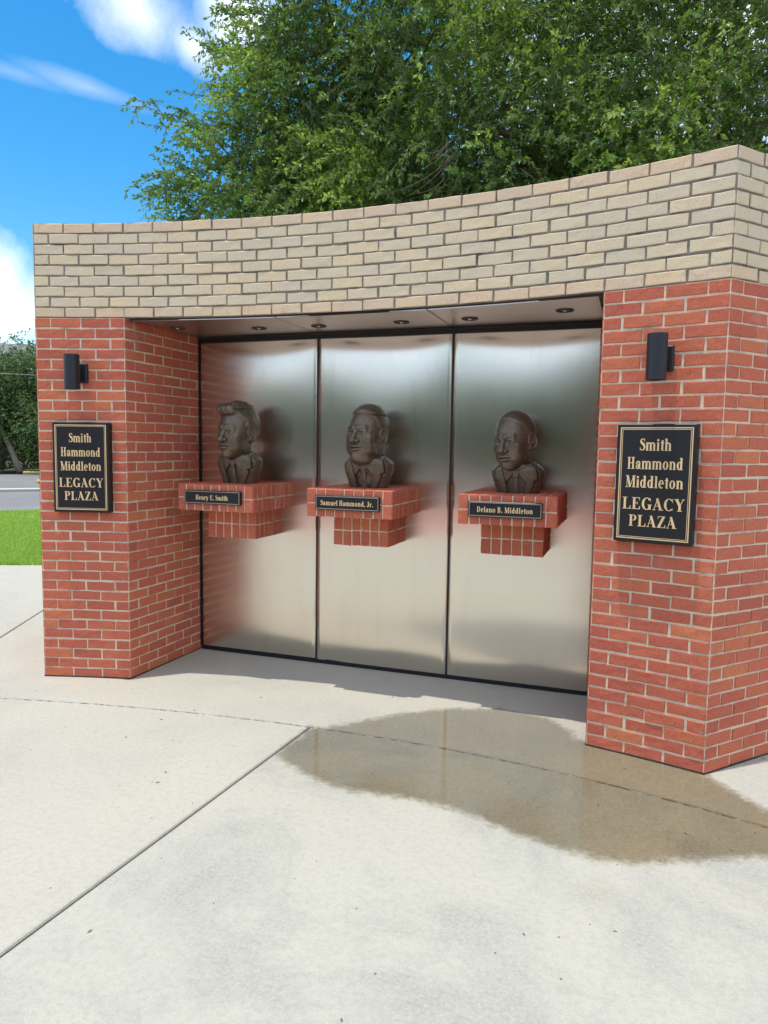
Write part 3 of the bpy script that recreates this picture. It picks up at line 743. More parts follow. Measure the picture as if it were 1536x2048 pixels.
G['H'] = (.78, stem(.18, 0, 1, .34) + stem(.58, 0, 1, .34) + rect(.18, .48, .58, .54))
G['M'] = (.98, stem(.16, 0, 1, .30)[1:2] + rect(.13, 0, .18, 1) + serif(.16, 0, .28) + rect(.02, 1 - SF, .26, 1) + stroke([(.18, 1.0), (.46, .02)], [.20, .17]) + stroke([(.76, 1.0), (.46, .02)], [.07, .05]) + stem(.80, 0, 1, .32))
G['L'] = (.66, stem(.19, 0, 1, .36) + rect(.19, 0, .58, .05) + [[(.52, 0), (.62, 0), (.62, .30), (.59, .30)]])
G['E'] = (.68, stem(.19, 0, 1, .34) + rect(.19, 0, .60, .05) + rect(.19, .95, .58, 1.0) + rect(.19, .49, .44, .54) + [[(.52, 0), (.63, 0), (.63, .28), (.60, .28)], [(.52, 1), (.60, 1), (.60, .76), (.575, .76)], [(.42, .40), (.45, .38), (.45, .65), (.42, .63)]])
G['G'] = (.78, ell_ring(.40, .5, .36, .52, .18, .055, 38, 318) + stem(.62, .02, .44, .30, True, False) + rect(.64, .70, .67, 1.0))
G['A'] = (.76, stroke([(.32, 1.0), (.60, .02)], [.16, .18]) + stroke([(.36, .98), (.12, .02)], [.05, .05]) + serif(.12, 0, .22) + serif(.61, 0, .34) + rect(.20, .32, .50, .37))
G['C'] = (.72, ell_ring(.39, .5, .36, .52, .18, .055, 42, 316) + rect(.62, .68, .65, 1.0) + rect(.62, .02, .645, .24))
G['Y'] = (.74, stroke([(.15, 1.0), (.38, .45)], [.19, .17]) + stroke([(.62, 1.0), (.40, .46)], [.05, .05]) + rect(.30, 0, .47, .50) + serif(.385, 0, .34) + serif(.14, 1 - SF, .32) + serif(.62, 1 - SF, .22))
G['P'] = (.66, stem(.19, 0, 1, .34) + ell_ring(.34, .74, .27, .26, .16, .05, -90, 90, 14) + rect(.19, .95, .34, 1) + rect(.19, .48, .34, .53))
G['Z'] = (.66, rect(.08, .95, .60, 1) + rect(.05, 0, .60, .05) + stroke([(.50, .97), (.14, .03)], [.19, .19]) + [[(.52, 0), (.63, 0), (.63, .28), (.60, .28)], [(.07, 1), (.16, 1), (.08, .76), (.06, .76)]])
G['B'] = (.70, stem(.19, 0, 1, .34) + ell_ring(.33, .76, .24, .24, .15, .05, -90, 90, 12) + ell_ring(.33, .27, .30, .27, .17, .05, -90, 90, 14) + rect(.19, .95, .34, 1) + rect(.19, .49, .34, .54) + rect(.19, 0, .34, .05))
G['D'] = (.76, stem(.19, 0, 1, .34) + ell_ring(.32, .5, .38, .5, .18, .05, -90, 90, 16) + rect(.19, .95, .33, 1) + rect(.19, 0, .33, .05))
G['J'] = (.50, rect(.22, .12, .39, 1) + serif(.305, 1 - SF, .36) + ell_ring(.21, .12, .18, .15, .14, .06, 180, 360, 10) + disc(.10, .14, .09))
G['.'] = (.26, disc(.12, .09, .10))
G[','] = (.26, disc(.12, .09, .10) + [[(.16, .02), (.22, .06), (.14, -.16), (.08, -.18)]])
G[' '] = (.28, [])
def lettering(text, width, cap, xc, zc, y, parent, mat, gap=.03):
    """text in the xz plane facing -y, scaled to the width; strokes stepped a hair apart"""
    x = 0; quads = []
    for ch in text:
        adv, g = G[ch]
        for k, q in enumerate(g): quads.append(([(x + p[0], p[1]) for p in q], k))
        x += adv + gap
    tw = x - gap; sx = width / tw
    V = []; Q = []; n = 0
    for q, k in quads:
        yy = y - .0012 - (k % 23) * .00004
        P = np.array([[xc - width / 2 + a * sx, yy, zc - cap / 2 + b * cap] for a, b in q])
        B2 = P.copy(); B2[:, 1] = y + .0005
        ar = sum(P[i][0] * P[(i + 1) % 4][2] - P[(i + 1) % 4][0] * P[i][2] for i in range(4))
        if ar < 0: P = P[::-1]; B2 = B2[::-1]
        V += [P, B2]; Q.append([n, n + 1, n + 2, n + 3])
        for i in range(4): Q.append([n + (i + 1) % 4, n + i, n + 4 + i, n + 4 + (i + 1) % 4])
        n += 8
    return obj('lettering', mesh_np('lettering', np.vstack(V), Q, mat), parent)
def border(W_, H_, ins, th, y, parent, mat):
    m = MB(); w2, h2 = W_ / 2 - ins, H_ / 2 - ins
    for c, d in (((0, y, h2 - th / 2), (2 * w2, .0007, th)), ((0, y, -h2 + th / 2), (2 * w2, .0007, th)), ((w2 - th / 2, y, 0), (th, .0007, 2 * h2 - 2 * th)), ((-w2 + th / 2, y, 0), (th, .0007, 2 * h2 - 2 * th))): m.box(c, d)
    return m.build('border_line', mat, parent)
def plaque(s, zc, label):
    p = arcp(s); an = -s / R_ARC
    t = empty('names_plaque', (p[0], p[1], zc), an, label=label, cat='plaque', group='black and gold names plaques')
    W_, H_, D_ = .386, .600, .058
    MB().box((0, -D_ / 2 - .0, 0), (W_, D_, H_), bev=.004).build('plaque_board', M['black_plaque'], t)
    yf = -D_ - .0004
    border(W_, H_, .017, .0052, yf, t, M['gold']); border(W_, H_, .0265, .0026, yf, t, M['gold'])
    for txt, wd, cap, f in (('Smith', .155, .060, .172), ('Hammond', .272, .060, .328), ('Middleton', .282, .060, .484), ('LEGACY', .305, .060, .668), ('PLAZA', .235, .058, .815)):
        lettering(txt, wd, cap, 0, H_ / 2 - f * H_, yf, t, M['gold'])
    return t
plaque(-1.816, 1.452, 'black and gold plaque on the left pier')
plaque(1.836, 1.452, 'black and gold plaque on the right pier, largest in view')
def nameplate(xc, txt, wd, label):
    t = empty('nameplate', (xc, .076, 1.259), 0, label=label, cat='nameplate', group='black nameplates on the shelves')
    W_, H_, D_ = .436, .092, .028
    MB().box((0, -D_ / 2, 0), (W_, D_, H_), bev=.0025).build('plate_board', M['black_plaque'], t)
    border(W_, H_, .0055, .0032, -D_ - .0004, t, M['silver_line'])
    lettering(txt, wd, .033, 0, -.001, -D_ - .0004, t, M['gold'], .05)
nameplate(-.996, 'Henry E. Smith', .252, 'black nameplate reading Henry E. Smith on the left shelf')
nameplate(-.010, 'Samuel Hammond, Jr.', .358, 'black nameplate reading Samuel Hammond, Jr. on the middle shelf')
nameplate(.991, 'Delano B. Middleton', .330, 'black nameplate reading Delano B. Middleton on the right shelf')

# ------------------------------------------------------------------ wall lamps
def wall_lamp(s, label):
    p = arcp(s); an = -s / R_ARC
    t = empty('wall_lamp', (p[0], p[1], 2.075), an, label=label, cat='wall lamp', group='dark cylinder lamps on the piers')
    MB().box((0, -.016, 0), (.112, .032, .128), bev=.006).build('mounting_box', M['lamp_black'], t)
    MB().box((0, -.048, 0), (.055, .05, .085), bev=.004).build('arm', M['lamp_black'], t)
    MB().lathe([(.036, -.104), (.047, -.112), (.0485, -.110), (.0485, .108), (.047, .112), (.040, .112), (.038, .10), (0, .098)], (0, -.118, 0), 36).build('lamp_tube', M['lamp_black'], t, smooth=False)
    MB().lathe([(0, -.100), (.034, -.101), (.036, -.104)], (0, -.118, 0), 24).build('lamp_lens', M['lamp_glass'], t)
wall_lamp(-1.832, 'dark cylinder wall lamp on the left pier')
wall_lamp(1.836, 'dark cylinder wall lamp on the right pier')

# ------------------------------------------------------------------ busts: signed distance sculpture turned into meshes
def surface_net(f, org, h):
    s = f < 0
    nx, ny, nz = f.shape
    acc = np.zeros((nx - 1, ny - 1, nz - 1, 3), np.float32); cnt = np.zeros((nx - 1, ny - 1, nz - 1), np.float32)
    offs = [(i, j, k) for i in (0, 1) for j in (0, 1) for k in (0, 1)]
    for ax in range(3):
        for o in offs:
            if o[ax] == 1: continue
            o2 = list(o); o2[ax] = 1
            a = f[o[0]:nx - 1 + o[0], o[1]:ny - 1 + o[1], o[2]:nz - 1 + o[2]]; b = f[o2[0]:nx - 1 + o2[0], o2[1]:ny - 1 + o2[1], o2[2]:nz - 1 + o2[2]]
            m = (a < 0) != (b < 0); ii = np.nonzero(m); t = a[ii] / (a[ii] - b[ii])
            p = np.stack([np.full(len(t), o[q], np.float32) if q != ax else t for q in range(3)], -1)
            acc[ii] += p; cnt[ii] += 1
    act = np.nonzero(cnt > 0); idx = np.full(cnt.shape, -1, np.int64); idx[act] = np.arange(len(act[0]))
    V = (acc[act] / cnt[act][:, None] + np.stack(act, -1)) * h + np.array(org)
    F = []
    for ax in range(3):
        u, v = (ax + 1) % 3, (ax + 2) % 3
        sl0 = [slice(None)] * 3; sl1 = [slice(None)] * 3; sl0[ax] = slice(0, -1); sl1[ax] = slice(1, None)
        a = s[tuple(sl0)]; b = s[tuple(sl1)]; m = a != b
        ii = np.stack(np.nonzero(m), -1)
        sh = np.array(f.shape); ok = (ii[:, u] > 0) & (ii[:, v] > 0) & (ii[:, u] < sh[u] - 1) & (ii[:, v] < sh[v] - 1); ii = ii[ok]
        ins = a[tuple(ii.T)]
        c = []
        for du, dv in ((-1, -1), (0, -1), (0, 0), (-1, 0)):
            j = ii.copy(); j[:, u] += du; j[:, v] += dv; c.append(idx[tuple(j.T)])
        q = np.stack(c, -1); q[~ins] = q[~ins][:, ::-1]; F.append(q)
    return V, np.vstack(F).astype(np.int32)
def grid(x0, x1, y0, y1, z0, z1, h):
    xs = np.arange(x0, x1, h, dtype=np.float32); ys = np.arange(y0, y1, h, dtype=np.float32); zs = np.arange(z0, z1, h, dtype=np.float32)
    return np.meshgrid(xs, ys, zs, indexing='ij'), (x0, y0, z0)
def smin(a, b, k): t = np.clip(.5 + .5 * (b - a) / k, 0, 1); return b * (1 - t) + a * t - k * t * (1 - t)
def smax(a, b, k): return -smin(-a, -b, k)
def ell(X, Y, Z, c, r):
    x, y, z = (X - c[0]), (Y - c[1]), (Z - c[2]); k0 = np.sqrt((x / r[0]) ** 2 + (y / r[1]) ** 2 + (z / r[2]) ** 2) + 1e-6
    k1 = np.sqrt((x / r[0] ** 2) ** 2 + (y / r[1] ** 2) ** 2 + (z / r[2] ** 2) ** 2) + 1e-6
    return k0 * (k0 - 1) / k1
def cap(X, Y, Z, a, b, ra, rb=None):
    rb = ra if rb is None else rb; a = np.array(a, float); b = np.array(b, float); d = b - a; L2 = d @ d
    t = np.clip(((X - a[0]) * d[0] + (Y - a[1]) * d[1] + (Z - a[2]) * d[2]) / L2, 0, 1)
    return np.sqrt((X - a[0] - t * d[0]) ** 2 + (Y - a[1] - t * d[1]) ** 2 + (Z - a[2] - t * d[2]) ** 2) - (ra + (rb - ra) * t)
def wob(X, Y, Z, f, seed):
    r = np.random.default_rng(seed); o = 0
    for k in range(7):
        d = r.normal(size=3); d /= np.linalg.norm(d); o = o + np.sin((X * d[0] + Y * d[1] + Z * d[2]) * f * r.uniform(.7, 1.5) + r.uniform(0, 6.3) + 1.3 * np.sin((X * d[1] - Z * d[0]) * f * .6))
    return o / 7
def head_sdf(X, Y, Z, P):
    A = np.abs(X)
    fw, jw, ch, lip, nose, brow = P['fw'], P['jw'], P['cheek'], P['lip'], P['nose'], P['brow']
    d = ell(X, Y, Z, (0, .05, .13), (.305 * fw, .385, .355))
    d = smin(d, ell(X, Y, Z, (0, -.13, -.10), (.245 * fw, .235, .36)), .10)
    d = smin(d, ell(X, Y, Z, (0, -.10, -.27), (.215 * jw, .215, .19)), .09)
    d = smin(d, ell(X, Y, Z, (0, -.275, -.405), (.095 * jw, .085, .075)), .07)
    d = smin(d, ell(A, Y, Z, (.165, -.225, -.10), (.085 * ch, .085, .09 * ch)), .07)
    d = smin(d, ell(A, Y, Z, (.13 * jw, -.20, -.26), (.10 * ch, .11, .10 * ch)), .07)
    if P.get('chin2'): d = smin(d, ell(X, Y, Z, (0, -.14, -.45), (.20, .17, .10)), .08)
    # brow ridge and sockets
    d = smin(d, cap(A, Y, Z, (.045, -.358, .060), (.155, -.306, .078), .028 * brow, .012 * brow), .085)
    d = smax(d, -ell(A, Y, Z, (.122, -.390, -.005), (.080, .085, .050)), .05)
    # eyeballs and lids
    ex, ey, ez = .128, -.276, -.008
    eb = np.sqrt((A - ex) ** 2 + (Y - ey) ** 2 + (Z - ez) ** 2)
    ball = eb - .067
    pup = np.sqrt((X - .128 * np.sign(X) + .012) ** 2 + (Y - ey + .067) ** 2 + (Z - ez - .004) ** 2) - .027
    ball = np.maximum(ball, -pup)
    slit = .0285 - (A - ex) ** 2 * 7.0
    lids = np.maximum(eb - .0785, (slit - np.abs(Z - ez - .002)))
    lids = np.maximum(lids, np.sqrt((A - ex) ** 2 * .7 + (Z - ez) ** 2) - .064)
    d = smin(d, ball, .006); d = smin(d, lids, .012)
    d = smin(d, cap(A, Y, Z, (.075, -.345, .028), (.160, -.312, .026), .007, .005), .03)      # fold over the eye
    d = smin(d, cap(A, Y, Z, (.080, -.338, -.060), (.150, -.305, -.055), .008, .006), .03)    # bag under
    # nose
    d = smin(d, cap(X, Y, Z, (0, -.345, .035), (0, -.430, -.125), .026, .040 * nose), .035)
    d = smin(d, ell(X, Y, Z, (0, -.440, -.140), (.047 * nose, .042, .038)), .025)
    d = smin(d, ell(A, Y, Z, (.054 * nose, -.385, -.152), (.033 * nose, .045, .032)), .022)
    d = smax(d, -ell(A, Y, Z, (.029 * nose, -.412, -.186), (.016, .022, .016)), .008)
    # nasolabial fold, muzzle, lips
    d = smin(d, ell(X, Y, Z, (0, -.285, -.250), (.125, .095, .105)), .05)
    d = smax(d, -cap(A, Y, Z, (.085 * nose, -.390, -.165), (.140, -.345, -.275), .010, .007), .028)
    up = np.minimum(cap(A, Y, Z, (.022, -.397, -.234), (.062, -.378, -.240), .021 * lip, .018 * lip), cap(A, Y, Z, (.062, -.378, -.240), (.116, -.330, -.258), .018 * lip, .007))
    lo = np.minimum(cap(A, Y, Z, (0, -.388, -.292), (.050, -.374, -.289), .027 * lip, .023 * lip), cap(A, Y, Z, (.050, -.374, -.289), (.108, -.330, -.266), .023 * lip, .007))
    d = smin(d, up, .014); d = smin(d, lo, .014)
    o = P.get('open', 0)
    d = smax(d, -np.maximum(np.maximum(np.abs(Z + .264 - .10 * P.get('smile', 0) * A) - (.004 + o * np.clip(1 - A / .09, 0, 1)), -(d + .020)), np.maximum(A - .116, Y + .325)), .010)
    d = smax(d, -ell(X, Y, Z, (0, -.405, -.335), (.075, .030, .018)), .03)   # hollow under the lip
    # ears
    er = P['ear']; c, s_ = math.cos(.25), math.sin(.25)
    ex0 = .285 * fw
    yy = (Y - .045) * c + (Z + .03) * s_; zz = -(Y - .045) * s_ + (Z + .03) * c
    xo = A - ex0 - .03 - .35 * np.clip(yy, -.1, .1)
    q = np.sqrt((yy / (.068 * er)) ** 2 + (zz / (.118 * er)) ** 2)
    ring = np.sqrt(((q - 1) * .085) ** 2 + xo ** 2) - .0165
    disc_ = np.maximum(np.abs(xo + .016) - .012, (q - 1) * .08)
    inner = np.sqrt(((np.sqrt((yy / .034) ** 2 + ((zz - .01) / .068) ** 2) - 1) * .040) ** 2 + (xo + .002) ** 2) - .010
    lobe = ell(A, Y, Z, (ex0 + .008, .005, -.135 * er), (.020, .035, .032))
    cut = np.maximum(ring, .0 - (yy + .058 * er + .03 * (zz < .03)))        # helix open at the front
    ear = smin(smin(ring, disc_, .008), smin(inner, lobe, .012), .008)
    d = smin(d, ear, .016)
    d = smax(d, -ell(A, Y, Z, (ex0 + .022, .022, -.045), (.022, .020, .030)), .008)
    # neck
    nk = P['neck']
    d = smin(d, cap(X, Y, Z, (0, .10, -.25), (0, .09, -.80), .20 * nk, .225 * nk), .07)
    d = smin(d, cap(A, Y, Z, (.17, .08, -.28), (.045, -.13, -.62), .035, .03), .06)   # neck muscle
    return d
def hairline(X, Y, Z, hl):
    """positive inside the haired region: above the forehead line, behind the temples and down to the nape"""
    A = np.abs(X)
    front = (Z - hl) - np.clip(.10 - A, 0, .1) * 0 + (Y + .22) * .9
    side = np.minimum(Y + .045, .12 + (Y - .05) * .0) 
    temple = smax(front, smin(Y + .01 + np.clip((Z - .02) * 1.2, 0, .10), Z + .10, .05), .06)
    nape = np.minimum(Y - .10, Z + .30)
    return smax(temple, nape, .05)
def torso_sdf(X, Y, Z):
    zs = np.array([-.95, -.90, -.80, -.70, -.62, -.55, -.50, -.45, -.40, -.36])
    W_ = np.interp(Z, zs, [.325, .335, .360, .395, .422, .432, .425, .385, .315, .25]).astype(np.float32)
    D_ = np.interp(Z, zs, [.21, .215, .235, .25, .26, .265, .265, .26, .24, .21]).astype(np.float32)
    y = Y - .075 - .0 * Z
    k = ((np.abs(X) / W_) ** 2.3 + (np.abs(y) / D_) ** 2.3) ** (1 / 2.3)
    d = (k - 1) * np.minimum(W_, D_) * .95
    return np.maximum(d, Z + .37)
def poly2(X, Z, P):
    P = np.array(P, float); d = np.full(X.shape, 9., np.float32); s = np.ones(X.shape, np.float32)
    n = len(P); inside = np.zeros(X.shape, bool)
    for i in range(n):
        a, b = P[i], P[(i + 1) % n]; e = b - a
        wx, wz = X - a[0], Z - a[1]; t = np.clip((wx * e[0] + wz * e[1]) / (e @ e), 0, 1)
        d = np.minimum(d, (wx - e[0] * t) ** 2 + (wz - e[1] * t) ** 2)
        c = ((a[1] <= Z) & (b[1] > Z)) | ((b[1] <= Z) & (a[1] > Z))
        if abs(e[1]) > 1e-9: inside ^= c & (X < a[0] + (Z - a[1]) * e[0] / e[1])
    d = np.sqrt(d); return np.where(inside, -d, d)
def bust(xc, yc, P, label, bot=-.90):
    sc_ = P['size']
    t = empty('bust', (xc, yc, 1.346), 0, label=label, cat='bust', group='bronze busts on the brick shelves')
    Mt = lambda V: V * sc_ + np.array([0, 0, -bot * sc_])
    # head in its own frame, then turned and tilted about the neck
    h = .0085
    (X, Y, Z), org = grid(-.42, .42, -.52, .50, -.86, .56, h)
    d = head_sdf(X, Y, Z, P)
    d = d + .0012 * wob(X, Y, Z, 70, 3)
    V, F = surface_net(d, org, h)
    yaw = P['yaw']; tl = P['tilt']; ro = P.get('roll', 0)
    Rm = np.array(Matrix.Rotation(yaw, 3, 'Z') @ Matrix.Rotation(tl, 3, 'X') @ Matrix.Rotation(ro, 3, 'Y'))
    piv = np.array([0, .09, -.40])
    def turn(V): 
        Vt = (V - piv) @ Rm.T + piv
        wgt = np.clip((V[:, 2:3] + .66) / .25, 0, 1); return V * (1 - wgt) + Vt * wgt
    o = obj('head', mesh_np('head', Mt(turn(V)), F, P['mat'], smooth=True), t)
    # hair
    if P['hair']:
        hm = P['hair']; h2 = .0085
        (X, Y, Z), org = grid(-.44, .44, -.52, .54, -.36, .66, h2)
        skull = ell(X, Y, Z, (0, .05, .13), (.305 * P['fw'], .385, .355))
        skull = smin(skull, ell(X, Y, Z, (0, -.13, -.10), (.245 * P['fw'], .235, .36)), .10)
        hl = hairline(X, Y, Z, P['hl']); fade = np.clip(hl / .05, -1.5, 1)
        th = P['hair_t']
        if hm == 'pompadour':
            top = np.clip((Z - .22) / .2, 0, 1) * np.clip((.18 - X) / .05 + .0, 0, 1)
            quiff = smin(ell(X, Y, Z, (-.07, -.255, .400), (.17, .125, .105)), ell(X, Y, Z, (.07, -.24, .385), (.11, .10, .09)), .04)
            hd_ = skull - (th + .045 * top) * fade
            hd_ = smin(hd_, quiff, .05)
            part = cap(X, Y, Z, (.16, -.28, .40), (.25, .25, .42), .02)
            hd_ = hd_ + .016 * wob(X, Y, Z, 62, 5) * (.6 + top) + .006 * wob(X, Y, Z, 130, 6)
            hd_ = smax(hd_, -part, .012)
            
        else:
            hd_ = skull - th * fade + .0035 * wob(X, Y, Z, 110, 5) + .002 * wob(X, Y, Z, 220, 9)
            if hm == 'part':
                pt = np.abs(Z - .305 - .02 * Y) - .007
                hd_ = smax(hd_, -np.maximum(pt, np.maximum(-X + .05, skull * 0 - (skull + .03))), .006)
                hd_ = hd_ - .012 * np.clip((Z - .31) / .03, 0, 1)
        V, F = surface_net(hd_, org, h2)
        obj('hair', mesh_np('hair', Mt(turn(V)), F, P['mat'], smooth=True), t)
    # clothes
    h = .0085
    (X, Y, Z), org = grid(-.50, .50, -.30, .42, bot - .02, -.33, h)
    A = np.abs(X); T0 = torso_sdf(X, Y, Z); cutb = bot - Z
    front = Y - .04
    vx = np.interp(Z, [-.92, -.70, -.50, -.40], [.135, .165, .215, .235]).astype(np.float32)
    neckhole = np.sqrt(X ** 2 + ((Y - .08)) ** 2) - .225 * P['neck']
    shirt = np.maximum(T0 + .034, cutb)
    flapP = [(.018, -.515), (.20, -.405), (.245, -.42), (.235, -.55), (.165, -.70), (.15, -.69)]
    flap = np.maximum(np.maximum(poly2(A, Z, flapP), T0 - .014), front)
    flap = np.maximum(flap, -(T0 + .06))
    band = np.maximum(np.maximum(np.sqrt(X ** 2 + (Y - .08) ** 2) - (.255 * P['neck']), -(neckhole - .004)), np.maximum(Z + .385 - .18 * Y, -.60 - Z))
    shirt = np.maximum(shirt, -np.maximum(neckhole, -.44 - Z))
    shirt = smin(smin(shirt, flap, .006), band, .02)
    jk = np.maximum(T0 - .004, np.where(front < 0, vx - A, -.05)); jk = np.maximum(jk, np.where((front < 0), -1., neckhole * -1 - .0)); jk = np.maximum(jk, cutb)
    lapP = [(.245, -.37), (.285, -.365), (.345, -.53), (.350, -.655), (.280, -.68), (.305, -.715), (.27, -.79), (.20, -.95), (.12, -.95), (.165, -.70), (.215, -.50)]
    lap = np.maximum(np.maximum(poly2(A, Z, lapP), T0 - .032), np.maximum(front, cutb)); lap = np.maximum(lap, -(T0 + .05))
    jk = smin(jk, lap, .004)
    grv = np.abs(poly2(A, Z, lapP)) - .006
    jk = smax(jk, -np.maximum(np.maximum(grv, front), -(T0 + .012)), .004)
    knot = np.maximum(poly2(X, Z, [(-.055, -.50), (.055, -.50), (.042, -.60), (.0, -.612), (-.042, -.60)]), T0 - .020)
    knot = np.maximum(np.maximum(knot, front), -(T0 + .05))
    blade = np.maximum(poly2(X, Z, [(-.030, -.60), (.030, -.60), (.058, -.95), (-.058, -.95)]), T0 - .004 - .012 * np.cos(np.clip(X / .058, -1.2, 1.2) * 1.4))
    blade = np.maximum(np.maximum(np.maximum(blade, front), cutb), -(T0 + .05))
    tie = np.minimum(smax(knot, knot, .001), blade)
    n_ = .0012 * wob(X, Y, Z, 90, 8)
    for nm, f in (('shirt', shirt + n_), ('jacket', jk + n_), ('tie', tie + n_)):
        V, F = surface_net(f.astype(np.float32), org, h)
        obj(nm, mesh_np(nm, Mt(V), F, P['mat'], smooth=True), t)
    return t
rad = math.radians
base = dict(fw=1, jw=1, cheek=1, lip=1.25, nose=1.25, brow=1, ear=1, neck=1, hl=.30, hair_t=.022, tilt=0, mat=M['bronze'])
b1 = dict(base, size=.388, yaw=-rad(12), tilt=rad(-1), hair='pompadour', jw=.92, cheek=.88, hl=.30, neck=.86, hair_t=.038)
b1['mat'] = make_bronze('bronze_verdigris', (-.05, -.165, .30))
bust(-.975, .36, b1, 'bronze bust with curly swept-up hair, left shelf, verdigris on the nose', -.93)
bust(.012, .36, dict(base, size=.392, yaw=-rad(15), tilt=rad(-3), hair='part', fw=.97, jw=1.10, cheek=1.15, chin2=True, neck=1.08, hair_t=.016, hl=.30, open=.006, smile=.5), 'bronze bust with round cheeks and a cut parting, middle shelf', -.91)
bust(1.012, .36, dict(base, size=.378, yaw=-rad(22), tilt=rad(5), roll=rad(-3), hair='cropped', fw=1.0, lip=1.35, ear=1.1, nose=1.2, hair_t=.010, hl=.31, cheek=.95, jw=.96, neck=.92), 'bronze bust with a cropped head and full lips, right shelf', -.87)

# ------------------------------------------------------------------ wet patch: a thin film of water lying on the slabs
def wet_film():
    poly = [(-.02, -.47), (.08, -.455), (.226, -.283), (.41, -.079), (.674, .117), (.85, .17), (.97, .225), (1.15, .20), (1.282, .177), (1.36, .10), (1.405, .035), (1.441, .02), (1.470, -.10),
            (1.53, -.10), (2.02, -.22), (2.12, -.30), (2.243, -.47), (2.341, -.60), (2.9, -.80), (3.2, -1.0), (2.9, -1.05), (2.277, -1.068), (2.019, -1.185), (1.832, -1.292), (1.647, -1.326), (1.451, -1.306), (1.233, -1.224), (.991, -1.135), (.753, -1.128),
            (.511, -1.143), (.35, -1.12), (.213, -1.064), (.10, -1.0), (.02, -.93), (-.03, -.86), (-.02, -.6)]
    h = .0125; xs = np.arange(-.25, 3.35, h); ys = np.arange(-1.5, .40, h); X, Y = np.meshgrid(xs, ys, indexing='ij')
    d = -poly2(X, Y, poly)
    wv = .5 * np.sin(X * 17 + 2 * np.sin(Y * 11)) * np.sin(Y * 19 + 1.5 * np.sin(X * 9)) + .5 * np.sin(X * 41 + Y * 23) * np.sin(Y * 37 - X * 13)
    d = d + .013 * wv + .006 * np.sin(X * 83 + 3 * np.sin(Y * 61)) * np.sin(Y * 97)
    # nothing inside the pier
    pp = -poly2(X, Y, np.array(pier_poly_R)); keep = (pp < .01)
    n0 = len(xs); n1 = len(ys); I = np.arange(n0 * n1).reshape(n0, n1)
    ok = (d > -.06) & keep
    c = ok[:-1, :-1] & ok[1:, :-1] & ok[1:, 1:] & ok[:-1, 1:]
    Q = np.stack([I[:-1, :-1][c], I[1:, :-1][c], I[1:, 1:][c], I[:-1, 1:][c]], -1)
    used = np.unique(Q); rm = -np.ones(n0 * n1, int); rm[used] = np.arange(len(used)); Q = rm[Q]
    V = np.stack([X, Y, np.full(X.shape, .0025)], -1).reshape(-1, 3)[used]
    m = bpy.data.materials.new('water_film'); m.use_nodes = True; t = m.node_tree; t.nodes.clear()
    out = N(t, 'ShaderNodeOutputMaterial'); at = N(t, 'ShaderNodeAttribute', attribute_name='wet').outputs['Fac']
    g = N(t, 'ShaderNodeNewGeometry').outputs['Position']
    e = mathn(t, 'ADD', at, mathn(t, 'MULTIPLY', mathn(t, 'SUBTRACT', noise(t, g, 24, 8, .75), .5), .17))
    fac = N(t, 'ShaderNodeMapRange', interpolation_type='SMOOTHSTEP'); fac.inputs['From Min'].default_value = -.020; fac.inputs['From Max'].default_value = .065; L(t, e, fac.inputs['Value'])
    dk = mixc(t, ramp(t, noise(t, g, 2.2, 5, .6), [(.35, 0), (.65, 1)]), (.75, .71, .64), (.73, .71, .66))
    dk = mixc(t, ramp(t, noise(t, vmap(t, g, (1, 3, 1)), 60, 8, .8), [(.46, 0), (.66, .75)]), dk, (.52, .47, .39))
    tr = N(t, 'ShaderNodeBsdfTransparent'); L(t, mixc(t, fac.outputs[0], (1, 1, 1), dk), tr.inputs[0])
    gl = N(t, 'ShaderNodeBsdfGlossy'); gl.inputs['Roughness'].default_value = .045; gl.inputs[0].default_value = (1, 1, 1, 1)
    b = N(t, 'ShaderNodeBump'); b.inputs['Strength'].default_value = .05; b.inputs['Distance'].default_value = .004; L(t, noise(t, g, 60, 4, .7), b.inputs['Height']); L(t, b.outputs[0], gl.inputs['Normal'])
    fr_ = N(t, 'ShaderNodeFresnel'); fr_.inputs[0].default_value = 1.33
    f2 = mathn(t, 'MULTIPLY', fr_.outputs[0], mathn(t, 'MULTIPLY', fac.outputs[0], 1.0))
    mx = N(t, 'ShaderNodeMixShader'); L(t, f2, mx.inputs[0]); L(t, tr.outputs[0], mx.inputs[1]); L(t, gl.outputs[0], mx.inputs[2]); L(t, mx.outputs[0], out.inputs[0])
    obj('puddle', mesh_np('puddle', V, Q, m, attr={'wet': d.reshape(-1)[used]}), None, label='wet brown patch of water across the slabs before the right pier', kind='structure')
wet_film()

